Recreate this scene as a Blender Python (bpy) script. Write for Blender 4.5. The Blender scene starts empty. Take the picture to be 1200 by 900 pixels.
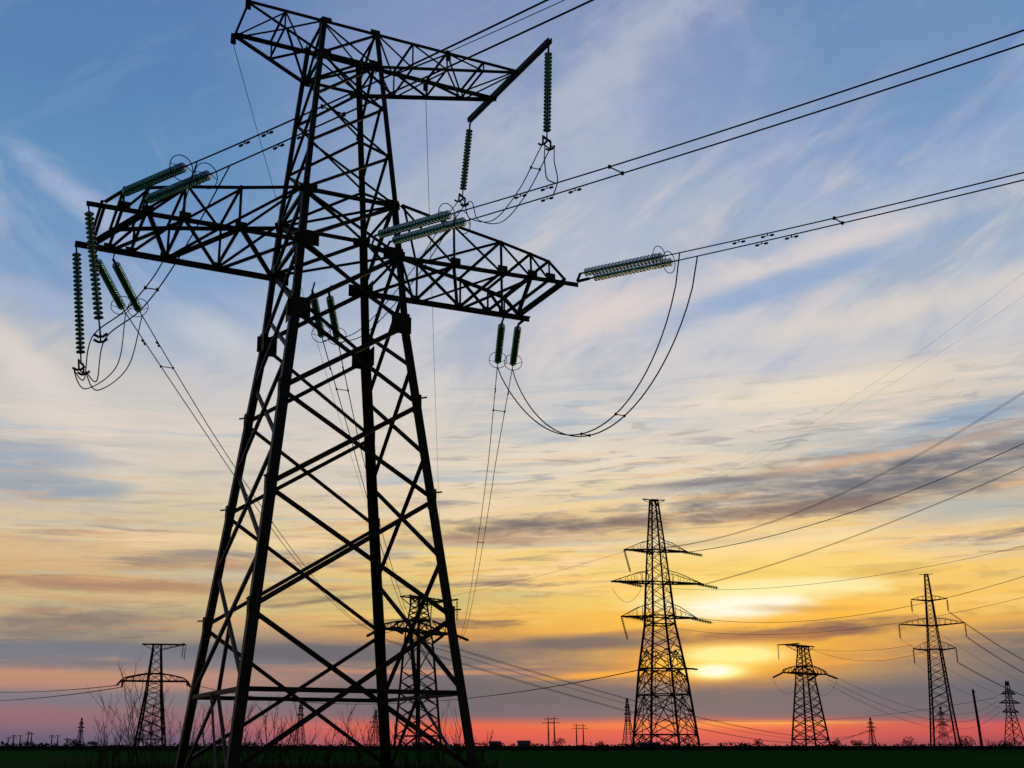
import bpy, bmesh, math, random
from mathutils import Vector, Matrix
S = bpy.context.scene
COL = S.collection
R = math.radians
rnd = random.Random(7)

# ------------------------------------------------------------------ camera
cam = bpy.data.cameras.new('camera')
cam_o = bpy.data.objects.new('camera', cam); COL.objects.link(cam_o)
cam.sensor_width = 36.0; cam.sensor_fit = 'HORIZONTAL'
cam.lens = 1326.0 * 36.0 / 1200.0
cam.shift_x = 65.3 / 1200.0
cam.shift_y = 46.5 / 1200.0
cam.clip_start = 0.1; cam.clip_end = 20000
cam_o.location = (0, 0, 1.6)
cam_o.rotation_euler = (R(90 + 15.89), 0, 0)
S.camera = cam_o
S.view_settings.view_transform = 'Standard'
S.view_settings.look = 'None'
S.view_settings.exposure = 0.0
S.view_settings.gamma = 1.0
S.view_settings.use_curve_mapping = False

SUN_AZ, SUN_EL = 13.0, 3.6      # degrees right of +Y, above the horizon

# ------------------------------------------------------------------ sky
W = bpy.data.worlds.new('World'); S.world = W; W.use_nodes = True
nt = W.node_tree
for n in list(nt.nodes): nt.nodes.remove(n)

class X:
    """tiny expression helper over Math nodes"""
    tree = nt
    def __init__(s, sock): s.s = sock
    @staticmethod
    def m(op, *a, clamp=False):
        n = X.tree.nodes.new('ShaderNodeMath'); n.operation = op; n.use_clamp = clamp
        for i, v in enumerate(a):
            if isinstance(v, X): X.tree.links.new(v.s, n.inputs[i])
            else: n.inputs[i].default_value = v
        return X(n.outputs[0])
    def __add__(a, b): return X.m('ADD', a, b)
    __radd__ = __add__
    def __sub__(a, b): return X.m('SUBTRACT', a, b)
    def __rsub__(a, b): return X.m('SUBTRACT', b, a)
    def __mul__(a, b): return X.m('MULTIPLY', a, b)
    __rmul__ = __mul__
    def __truediv__(a, b): return X.m('DIVIDE', a, b)
    def clamp(a): return X.m('ADD', a, 0.0, clamp=True)
def smooth(x, lo, hi, a=0.0, b=1.0):
    n = X.tree.nodes.new('ShaderNodeMapRange'); n.interpolation_type = 'SMOOTHSTEP'
    X.tree.links.new(x.s, n.inputs['Value'])
    n.inputs['From Min'].default_value = lo; n.inputs['From Max'].default_value = hi
    n.inputs['To Min'].default_value = a; n.inputs['To Max'].default_value = b
    return X(n.outputs['Result'])
def vec(x, y, z=0.0):
    n = X.tree.nodes.new('ShaderNodeCombineXYZ')
    for i, v in enumerate((x, y, z)):
        if isinstance(v, X): X.tree.links.new(v.s, n.inputs[i])
        else: n.inputs[i].default_value = v
    return n.outputs[0]
def noise(v, scale=1.0, detail=6, rough=0.55, dist=0.0, seed=None):
    n = X.tree.nodes.new('ShaderNodeTexNoise')
    n.noise_dimensions = '3D'
    X.tree.links.new(v, n.inputs['Vector'])
    n.inputs['Scale'].default_value = scale; n.inputs['Detail'].default_value = detail
    n.inputs['Roughness'].default_value = rough; n.inputs['Distortion'].default_value = dist
    return X(n.outputs['Fac'])
def lin(c):
    return tuple(((v / 255) / 12.92 if v / 255 <= 0.04045 else ((v / 255 + 0.055) / 1.055) ** 2.4) for v in c) + (1.0,)
def ramp(fac, pts, smooth_=False):
    n = X.tree.nodes.new('ShaderNodeValToRGB'); cr = n.color_ramp
    cr.interpolation = 'EASE' if smooth_ else 'LINEAR'
    while len(cr.elements) > 1: cr.elements.remove(cr.elements[-1])
    for i, (p, c) in enumerate(pts):
        e = cr.elements[0] if i == 0 else cr.elements.new(p)
        e.position = p; e.color = lin(c)
    X.tree.links.new(fac.s, n.inputs['Fac'])
    return n.outputs['Color']
def mixc(fac, a, b, mode='MIX'):
    n = X.tree.nodes.new('ShaderNodeMix'); n.data_type = 'RGBA'; n.blend_type = mode
    for sock, v in ((n.inputs[0], fac), (n.inputs[6], a), (n.inputs[7], b)):
        if isinstance(v, X): X.tree.links.new(v.s, sock)
        elif isinstance(v, (tuple, float, int)): sock.default_value = v if not isinstance(v, int) else float(v)
        else: X.tree.links.new(v, sock)
    return n.outputs[2]

tc = nt.nodes.new('ShaderNodeTexCoord')
sp = nt.nodes.new('ShaderNodeSeparateXYZ'); nt.links.new(tc.outputs['Generated'], sp.inputs[0])
dx, dy, dz = X(sp.outputs[0]), X(sp.outputs[1]), X(sp.outputs[2])
az = X.m('ARCTAN2', dx, dy) * 57.29578
el = X.m('ARCSINE', dz) * 57.29578

# plane-projected coordinates for the high cloud
zc = X.m('MAXIMUM', dz, 0.04)
pu, pv = dx / zc, dy / zc
warp = noise(vec(az * 0.05, el * 0.14, 3.1), 1.0, 4, 0.5)
warp2 = noise(vec(az * 0.16, el * 0.55, 11.0), 1.0, 5, 0.6)
e2 = X.m('MAXIMUM', el + (warp - 0.5) * smooth(el, 2.0, 14.0, 0.3, 5.0) + (warp2 - 0.5) * smooth(el, 1.0, 8.0, 0.25, 1.6), 0.0)
ef = e2 / 40.0

Rl = ramp(ef, [(0.0, (98,92,116)), (.012, (118,100,122)), (.028, (146,110,120)), (.040, (148,114,120)), (.050, (128,120,130)), (.060, (138,124,130)), (.068, (188,140,120)), (.084, (194,146,122)),
               (.092, (136,126,130)), (.108, (124,124,134)), (.120, (134,128,124)), (.140, (176,158,132)), (.165, (206,186,142)), (.19, (212,176,124)), (.23, (220,192,146)), (.29, (214,200,172)), (.36, (212,204,188)),
               (.44, (200,198,198)), (.50, (182,190,204)), (.57, (140,168,202)), (.68, (100,146,190)), (.80, (92,134,184)), (.93, (92,128,180)), (1.0, (86,120,170))])
Rc = ramp(ef, [(0.0, (196,86,92)), (.010, (220,92,84)), (.024, (232,104,76)), (.030, (178,102,98)), (.036, (112,102,114)), (.075, (106,104,118)),
               (.108, (108,106,118)), (.120, (136,114,102)), (.134, (220,160,86)), (.155, (240,196,102)), (.180, (206,188,122)), (.205, (230,200,122)), (.24, (248,214,138)), (.29, (238,212,164)), (.35, (228,216,194)),
               (.44, (214,210,208)), (.52, (194,198,212)), (.62, (170,184,206)), (.75, (150,168,198)), (.88, (136,154,190)), (1.0, (118,142,180))])
Rr = ramp(ef, [(0.0, (140,70,90)), (.012, (196,78,86)), (.023, (208,88,88)), (.028, (150,88,100)), (.033, (104,98,112)), (.080, (96,100,114)),
               (.112, (100,102,112)), (.124, (134,116,108)), (.138, (222,170,94)), (.16, (244,200,108)), (.22, (246,208,138)), (.27, (226,196,150)), (.31, (184,178,168)), (.35, (184,186,186)),
               (.41, (222,208,192)), (.49, (200,202,208)), (.58, (172,188,208)), (.68, (148,172,204)), (.78, (112,146,192)), (.9, (94,132,184)), (1.0, (90,124,174))])
base = mixc(smooth(az, -16.0, 1.0), Rl, Rc)
base = mixc(smooth(az, 9.0, 26.0), base, Rr)

# ---- broad masses of cloud, each an ellipse in azimuth and elevation with a torn edge
fx = az * 0.12 + (warp2 - 0.5) * 0.6
tear = noise(vec(fx, el * 0.62, 8.0), 1.0, 7, 0.62) - 0.5
tear2 = noise(vec(az * 0.22 + el * 0.10, el * 0.34 - az * .05, 1.7), 1.0, 7, 0.62, 0.4) - 0.5
tear3 = noise(vec(az * 0.36 + (warp2 - .5) * 1.2, el * 1.9, 51.0), 1.0, 6, 0.62, 0.3) * .55 + tear * .6 - .275
def blob(a0, e0, sa, se, tilt=0.0, soft=0.7, amt=1.0, t=None, torn=2.6):
    da = (az - a0) * (1.0 / sa)
    de = (el - e0 - (az - a0) * tilt) * (1.0 / se)
    r = X.m('SQRT', da * da + de * de)
    return smooth(r + (t or tear) * torn, 1.0 + soft * .5, 1.0 - soft, 0.0, amt)
col = base
def paint(c, *a, **k):
    global col
    col = mixc(blob(*a, **k), col, lin(c))

# high veils and openings (pinkish cream over the blue)
def wisps(ang, fa, fe, z, dist=.5, w=.35):
    c_, s_ = math.cos(R(ang)), math.sin(R(ang))
    u = az * c_ + el * s_; v = el * c_ - az * s_
    wq = noise(vec(u * fa * 1.3, v * fe * 1.1, z + 40), 1.0, 2, .5) - .5
    return noise(vec(u * fa + wq * w, v * fe + wq * w * 1.5, z), 1.0, 7, 0.62, dist)
k1 = wisps(24, .055, .17, 5.0); k2 = wisps(-32, .07, .20, 17.0); k3 = wisps(30, .13, .50, 31.0, .3)
hi = smooth(el, 12.0, 19.0)
lf_ = smooth(az, -4.0, -14.0); rt_ = smooth(az, -12.0, 4.0)
col = mixc(smooth(k1, .46, .62) * rt_ * hi * .38, col, lin((194, 198, 212)))
col = mixc(smooth(k1, .50, .36) * rt_ * hi * .38, col, lin((130, 156, 192)))
col = mixc(smooth(k2, .50, .64) * lf_ * hi * smooth(el, 31.0, 24.0) * .60, col, lin((200, 202, 216)))
col = mixc(smooth(k3, .50, .66) * rt_ * hi * smooth(el, 33.0, 24.0) * .40, col, lin((228, 214, 208)))
col = mixc(smooth(k3, .48, .36) * hi * .22, col, lin((128, 158, 198)))
paint((96,142,192), -22.0, 24.0, 9.0, 4.2, soft=1.0, amt=.55, t=tear2)
paint((98,140,190), -13.0, 27.5, 6.0, 3.6, soft=1.0, amt=.45, t=tear2)
paint((126,162,202), -16.0, 21.0, 6.0, 2.2, tilt=-.2, soft=1.0, amt=.6, t=tear2)
paint((120,154,190), -22.5, 13.2, 6.0, 1.9, tilt=-.10, soft=.7, amt=.95, torn=1.8)      # grey-blue opening low on the left
paint((136,160,182), -19.8, 12.0, 4.4, 0.62, soft=.4, amt=.95, torn=1.0)
paint((226,214,206), -20.6, 16.6, 4.6, 1.3, tilt=-.75, soft=.8, amt=.95, torn=1.6, t=tear2)   # cream tongue
paint((228,216,206), -13.0, 14.6, 8.0, 2.2, tilt=-.05, soft=1.0, amt=.5, t=tear2)
paint((236,224,200), -16.6, 12.7, 3.2, .28, soft=.9, amt=.8, torn=1.2)
paint((206,208,214), -12.0, 19.6, 4.2, 1.1, tilt=-.35, soft=.9, amt=.75, t=tear2)
paint((170,184,212), -19.5, 25.4, 4.4, .95, tilt=-.55, soft=.9, amt=.8, t=tear2)
paint((168,184,210), -21.0, 20.6, 4.0, .7, tilt=-.25, soft=.9, amt=.6, t=tear2)
paint((194,198,212), 9.5, 33.6, 8.5, 1.5, tilt=.62, soft=1.0, amt=.55, t=tear2)       # pale wisp at the top
paint((188,194,212), 6.0, 31.0, 6.0, 2.0, tilt=.4, soft=1.0, amt=.35, t=tear2)
paint((228,214,208), 9.5, 21.4, 7.0, 1.2, tilt=.14, soft=1.0, amt=.75, t=tear2)
paint((226,214,210), 21.5, 23.6, 9.0, .8, tilt=.14, soft=1.0, amt=.75, t=tear2)
paint((136,168,208), 17.0, 21.9, 7.5, .75, tilt=.20, soft=.9, amt=.75, torn=2.0)
paint((108,146,196), 25.0, 28.5, 7.0, 2.0, tilt=.1, soft=1.0, amt=.55, t=tear2)
paint((228,216,204), 23.0, 20.2, 7.0, .9, tilt=.08, soft=1.0, amt=.7, t=tear2)
paint((244,226,196), 18.0, 16.6, 7.0, 1.2, tilt=.03, soft=1.0, amt=.75)
paint((240,224,200), 8.0, 13.8, 9.0, .9, soft=1.0, amt=.6)
paint((138,166,196), 25.2, 14.8, 3.4, .62, tilt=.14, soft=.8, amt=.85, torn=2.0)
paint((176,190,204), 7.0, 17.2, 6.0, 1.3, soft=1.0, amt=.6, t=tear2)

# ---- long low streaks
tilt_el = el - az * 0.015
def streak(fa, fe, z, rough=.6, dist=.3, w=.5):
    wq = noise(vec(az * fa * 1.5, tilt_el * fe * .9, z + 60), 1.0, 2, .5) - .5
    return noise(vec(az * fa + wq * w, tilt_el * fe + wq * w * 1.3, z), 1.0, 6, rough, dist)
s1 = streak(.06, .55, 2.0); s2 = streak(.085, .95, 9.0); s3 = streak(.05, 1.0, 14.0); s4 = streak(.26, 2.6, 21.0, .64, .5); s5 = streak(.12, 2.2, 33.0)
lowmask = smooth(el, 2.6, 5.0) * smooth(el, 17.0, 10.0)
midmask = smooth(el, 5.0, 7.5) * smooth(el, 20.0, 13.0)
darkc = mixc(smooth(el, 5.0, 12.5), lin((120, 98, 90)), lin((130, 130, 142)))
warmc = mixc(smooth(el, 4.0, 15.0), lin((255, 212, 118)), lin((240, 222, 206)))
goldc = mixc(smooth(az, -14.0, 6.0), lin((208, 158, 116)), lin((240, 172, 88)))
oliv = mixc(smooth(el, 4.0, 10.0), lin((186, 174, 124)), lin((184, 192, 190)))
col = mixc(smooth(s1, 0.53, 0.62) * midmask * smooth(az, -10.0, 6.0, .6, .95), col, warmc)
col = mixc(smooth(s5, 0.52, 0.62) * lowmask * 0.50, col, goldc)
col = mixc(smooth(s3, 0.52, 0.62) * midmask * 0.45, col, oliv)
col = mixc(smooth(s2, 0.54, 0.66) * lowmask * smooth(az, -22.0, 6.0, 0.60, 0.90), col, darkc)
col = mixc(smooth(s4, 0.54, 0.66) * midmask * smooth(az, -14.0, 4.0, .15, .5), col, warmc)
col = mixc(smooth(s4, 0.47, 0.36) * midmask * smooth(az, -14.0, 4.0, .15, .48), col, darkc)
smo = smooth(az, 2.0, -8.0) * smooth(el, 10.0, 13.0) * smooth(el, 20.0, 16.0)
col = mixc(smo * .32, col, mixc(smooth(el, 11.0, 17.0), lin((228, 208, 178)), lin((212, 206, 206))))
blu = smooth(s2, 0.46, 0.34) * smooth(el, 10.0, 14.0) * smooth(el, 19.0, 15.0)
col = mixc(blu * .5, col, lin((164, 184, 204)))

# named dark and bright bands
paint((122,110,110), 4.2, 10.7, 6.5, .55, tilt=.03, soft=.9, amt=.95, torn=4.0, t=tear3)
paint((178,150,128), 3.0, 10.0, 9.0, .38, tilt=.02, soft=.9, amt=.6, torn=2.0)
paint((112,114,124), 20.5, 12.3, 9.0, 1.25, tilt=.09, soft=1.0, amt=1.0, torn=4.2, t=tear3)
paint((226,176,132), 21.0, 13.3, 6.0, .28, tilt=.09, soft=.9, amt=.7, torn=3.0, t=tear3)
paint((132,112,106), 16.0, 11.0, 9.0, .40, tilt=.03, soft=.9, amt=.9, torn=4.0, t=tear3)
paint((124,108,104), 12.0, 9.6, 5.0, .22, tilt=.04, soft=.9, amt=.8, torn=3.0, t=tear3)
paint((124,120,130), 13.0, 12.6, 4.0, .25, tilt=.05, soft=.8, amt=.8, torn=2.0)
paint((170,182,186), 25.5, 10.6, 5.0, .8, tilt=.02, soft=.9, amt=.8, torn=1.6)
paint((136,120,114), -18.0, 5.7, 5.5, .70, tilt=.04, soft=1.0, amt=.9, torn=3.6, t=tear3)
paint((172,134,108), -17.0, 7.4, 7.5, .32, tilt=.01, soft=.9, amt=.85, torn=3.4, t=tear3)
paint((184,146,112), -10.0, 8.6, 6.0, .26, tilt=.05, soft=.9, amt=.75, torn=3.4, t=tear3)
paint((122,124,136), -16.0, 4.45, 16.0, .30, soft=.7, amt=.9, torn=1.2)
paint((106,104,112), -2.0, 4.45, 13.0, .55, soft=.6, amt=.95, torn=1.4)
paint((104,100,108), 8.0, 2.6, 15.0, .85, soft=.4, amt=.85, torn=.6)
paint((96,100,114), 26.0, 3.2, 10.0, 1.5, tilt=.01, soft=.4, amt=.9, torn=.6)
paint((214,148,108), -1.0, 3.5, 8.0, .14, tilt=-.01, soft=.9, amt=.7, torn=1.4)

# ---- glow round the hidden sun
def gau(a, e, sa, se):
    u = (az - a) * (1.0 / sa); v = (el - e) * (1.0 / se)
    return X.m('EXPONENT', (u * u + v * v) * -1.0)
gl = gau(SUN_AZ + 1.5, SUN_EL + 2.0, 8.5, 2.6) * (1.0 + tear * 3.0)
gl = (gl * smooth(el, 2.4, 3.4)).clamp()
col = mixc(gl * 0.92, col, lin((255, 188, 58)))
paint((255,206,100), 20.5, 7.3, 8.5, 1.3, tilt=.0, soft=1.0, amt=.65, torn=3.4, t=tear3)
paint((255,232,178), 14.0, 9.6, 9.0, .7, tilt=.02, soft=1.0, amt=.6, torn=3.6, t=tear3)
paint((255,190,80), 13.5, 5.9, 10.0, 2.0, tilt=.02, soft=1.0, amt=.6, torn=3.4, t=tear3)
paint((255,222,120), 14.0, 7.6, 8.5, 1.5, tilt=.02, soft=1.0, amt=.8, torn=2.4)
paint((255,246,196), 14.2, 6.7, 4.6, .75, tilt=.05, soft=1.0, amt=1.0, torn=2.4)
paint((255,252,228), 14.5, 6.5, 3.2, .50, tilt=.05, soft=.7, amt=1.0, torn=3.6, t=tear3)
paint((255,240,170), 17.0, 7.3, 5.5, .34, tilt=-.03, soft=.8, amt=.9, torn=3.6, t=tear3)
paint((255,240,180), 18.5, 7.5, 4.0, .30, tilt=-.03, soft=.9, amt=.8, torn=2.0)
paint((222,166,84), 17.5, 6.3, 3.0, .22, tilt=-.03, soft=.9, amt=.8, torn=1.8)
paint((124,92,84), 16.5, 5.2, 7.5, .42, tilt=.06, soft=.8, amt=1.0, torn=3.4, t=tear3)
paint((156,112,84), 9.5, 5.35, 2.6, .22, tilt=.03, soft=.8, amt=.7, torn=1.6)
paint((240,150,44), 13.4, 3.9, 6.0, 1.15, tilt=.04, soft=1.0, amt=.9, torn=2.4)
paint((255,196,54), 13.2, 3.95, 3.4, .72, tilt=.04, soft=1.0, amt=1.0, torn=2.2)
paint((104,98,104), 6.5, 4.9, 4.8, .42, tilt=.01, soft=.7, amt=.9, torn=1.5)
paint((250,172,66), 7.5, 3.35, 4.0, .18, tilt=.05, soft=.9, amt=.95, torn=1.2)
paint((238,160,72), 17.5, 3.75, 3.0, .14, tilt=.05, soft=.9, amt=.8, torn=1.2)
paint((255,150,72), 12.0, .95, 7.0, .22, soft=1.0, amt=.55, torn=1.0)
paint((255,172,84), 15.5, 1.05, 5.0, .10, soft=.9, amt=.7, torn=.8)
paint((232,92,80), 2.0, .62, 10.0, .10, soft=.9, amt=.6, torn=1.0)
col = mixc((gau(SUN_AZ + .4, SUN_EL + .62, 2.2, .40) * (1.6 + tear * 4)).clamp(), col, lin((255, 240, 150)))
col = mixc((gau(SUN_AZ - .35, SUN_EL - .12, 1.15, .30) * 2.4).clamp(), col, lin((255, 244, 150)))
col = mixc((gau(SUN_AZ - .4, SUN_EL - .12, .60, .20) * 2.2).clamp(), col, lin((255, 255, 226)))
add = mixc(1.0, col, (0.0, 0.0, 0.0, 1), 'ADD')
# the clear dusk sky itself (air light), Nishita, under the clouds
sky = nt.nodes.new('ShaderNodeTexSky'); sky.sky_type = 'NISHITA'; sky.sun_disc = False
sky.sun_elevation = R(SUN_EL); sky.sun_rotation = R(SUN_AZ)
sky.air_density = 1.0; sky.dust_density = 1.5; sky.ozone_density = 2.0
# the eastern half of the sky, away from the sun, is in dusk
cosang = dx * math.sin(R(SUN_AZ)) + dy * math.cos(R(SUN_AZ))
dusk = smooth(cosang, -0.15, 0.75, 0.10, 1.0)
duskc = nt.nodes.new('ShaderNodeCombineXYZ')
for i in range(3): nt.links.new(dusk.s, duskc.inputs[i])
col = mixc(1.0, add, duskc.outputs[0], 'MULTIPLY')
below = smooth(el, -0.6, -0.1)
col = mixc(below, (0.01, 0.012, 0.01, 1), col)
bg1 = nt.nodes.new('ShaderNodeBackground'); nt.links.new(sky.outputs[0], bg1.inputs['Color']); bg1.inputs['Strength'].default_value = 0.05
bg2 = nt.nodes.new('ShaderNodeBackground'); nt.links.new(col, bg2.inputs['Color']); bg2.inputs['Strength'].default_value = 1.0
mixs = nt.nodes.new('ShaderNodeMixShader'); mixs.inputs[0].default_value = 0.96
nt.links.new(bg1.outputs[0], mixs.inputs[1]); nt.links.new(bg2.outputs[0], mixs.inputs[2])
wo = nt.nodes.new('ShaderNodeOutputWorld'); nt.links.new(mixs.outputs[0], wo.inputs['Surface'])
W.cycles.sampling_method = 'NONE'
S.cycles.max_bounces = 4; S.cycles.transmission_bounces = 4

sl = bpy.data.lights.new('sun', 'SUN'); sl.energy = 0.25; sl.angle = R(2.0); sl.color = (1.0, 0.62, 0.32)
so = bpy.data.objects.new('sun', sl); COL.objects.link(so)
sd = Vector((math.sin(R(SUN_AZ)) * math.cos(R(SUN_EL)), math.cos(R(SUN_AZ)) * math.cos(R(SUN_EL)), math.sin(R(SUN_EL))))
so.rotation_euler = sd.to_track_quat('Z', 'Y').to_euler()

# ------------------------------------------------------------------ materials
def material(name, c1, c2, scale=3.0, rough=0.7, metal=0.0, spec=0.3, bump=0.0, detail=6):
    m = bpy.data.materials.new(name); m.use_nodes = True
    t = m.node_tree; b = t.nodes['Principled BSDF']
    c = t.nodes.new('ShaderNodeTexCoord'); n = t.nodes.new('ShaderNodeTexNoise')
    n.inputs['Scale'].default_value = scale; n.inputs['Detail'].default_value = detail
    t.links.new(c.outputs['Object'], n.inputs['Vector'])
    r = t.nodes.new('ShaderNodeValToRGB')
    r.color_ramp.elements[0].position = .38; r.color_ramp.elements[1].position = .66
    r.color_ramp.elements[0].color = (*c1, 1); r.color_ramp.elements[1].color = (*c2, 1)
    t.links.new(n.outputs['Fac'], r.inputs['Fac']); t.links.new(r.outputs[0], b.inputs['Base Color'])
    b.inputs['Roughness'].default_value = rough; b.inputs['Metallic'].default_value = metal
    b.inputs['Specular IOR Level'].default_value = spec
    if bump:
        bp = t.nodes.new('ShaderNodeBump'); bp.inputs['Strength'].default_value = bump
        t.links.new(n.outputs['Fac'], bp.inputs['Height']); t.links.new(bp.outputs[0], b.inputs['Normal'])
    return m
M = {}
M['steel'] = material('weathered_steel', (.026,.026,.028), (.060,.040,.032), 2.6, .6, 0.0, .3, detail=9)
M['steel_pale'] = material('bare_zinc_steel', (.16,.17,.18), (.24,.25,.26), 4, .6, 0.0, .3)
M['fitting'] = material('forged_fitting', (.02,.02,.02), (.04,.035,.03), 9, .65, 0.0, .2)
M['wire'] = material('aluminium_wire', (.03,.03,.03), (.045,.045,.045), 20, .7, 0.0, .15)
M['far_steel'] = material('far_weathered_steel', (.025,.022,.022), (.045,.038,.034), .7, .8, 0.0, .1)
M['wood'] = material('old_pole_wood', (.04,.03,.022), (.07,.05,.035), 3, .9)
M['twig'] = material('dry_stem', (.05,.038,.026), (.10,.075,.05), 3, .9, 0, .1)
M['leaf'] = material('dark_leaf', (.02,.028,.014), (.04,.05,.025), .8, .9, 0, .1)
M['wall'] = material('shed_wall', (.2,.23,.24), (.3,.34,.35), 1, .8)
M['brick'] = material('brick_wall', (.09,.05,.045), (.13,.08,.07), 1, .8)
M['roof'] = material('shed_roof', (.06,.06,.065), (.1,.1,.1), 1, .8)
M['window'] = material('window_glass', (.03,.035,.04), (.05,.05,.06), 1, .2)
M['concrete'] = material('footing_concrete', (.14,.13,.12), (.22,.21,.19), 5, .9)
g = bpy.data.materials.new('green_glass'); g.use_nodes = True
b = g.node_tree.nodes['Principled BSDF']
b.inputs['Base Color'].default_value = (.12, .42, .33, 1); b.inputs['Roughness'].default_value = .12
b.inputs['Transmission Weight'].default_value = .7; b.inputs['IOR'].default_value = 1.5
nn = g.node_tree.nodes.new('ShaderNodeTexNoise'); nn.inputs['Scale'].default_value = 4
rr = g.node_tree.nodes.new('ShaderNodeMapRange'); rr.inputs['To Min'].default_value = .08; rr.inputs['To Max'].default_value = .3
g.node_tree.links.new(nn.outputs['Fac'], rr.inputs['Value']); g.node_tree.links.new(rr.outputs[0], b.inputs['Roughness'])
M['glass'] = g

# field material
fm = bpy.data.materials.new('field_grass'); fm.use_nodes = True
t = fm.node_tree; b = t.nodes['Principled BSDF']; X.tree = t
geo = t.nodes.new('ShaderNodeNewGeometry'); s3n = t.nodes.new('ShaderNodeSeparateXYZ')
t.links.new(geo.outputs['Position'], s3n.inputs[0])
gx, gy = X(s3n.outputs[0]), X(s3n.outputs[1])
n1 = noise(vec(gx * .02, gy * .006), 1.0, 6, .6); n2 = noise(vec(gx * .9, gy * .35), 1.0, 6, .65)
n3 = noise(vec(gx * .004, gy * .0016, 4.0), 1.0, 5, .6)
c = mixc(smooth(n1, .35, .65), (.017, .074, .012, 1), (.027, .105, .017, 1))
c = mixc(smooth(n2, .35, .75, 0, .5), c, (.012, .040, .008, 1))
tuft = smooth(noise(vec(gx * .035, gy * .03, 2.0), 1.0, 5, .6), .42, .6) * smooth(gx, 14.0, 0.0) * smooth(gx, -85.0, -40.0) * smooth(gy, 150.0, 85.0)
c = mixc(tuft * .85, c, (.062, .052, .026, 1))
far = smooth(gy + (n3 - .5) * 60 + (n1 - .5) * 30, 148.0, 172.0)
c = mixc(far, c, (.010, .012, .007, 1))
t.links.new(c, b.inputs['Base Color']); b.inputs['Roughness'].default_value = .95; b.inputs['Specular IOR Level'].default_value = .0
bp = t.nodes.new('ShaderNodeBump'); bp.inputs['Strength'].default_value = .6; bp.inputs['Distance'].default_value = .2
t.links.new(n2.s, bp.inputs['Height']); t.links.new(bp.outputs[0], b.inputs['Normal'])
M['field'] = fm

# ------------------------------------------------------------------ helpers
def link(o, parent=None):
    COL.objects.link(o)
    if parent is not None: o.parent = parent
    return o
def tag(o, label=None, cat=None, group=None, kind=None):
    if label: o['label'] = label
    if cat: o['category'] = cat
    if group: o['group'] = group
    if kind: o['kind'] = kind
    return o
def empty(name, loc, rz=0.0, rot=None):
    o = bpy.data.objects.new(name, None); o.empty_display_size = .5
    COL.objects.link(o); o.location = loc
    o.rotation_euler = rot if rot else (0, 0, rz)
    return o

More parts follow.
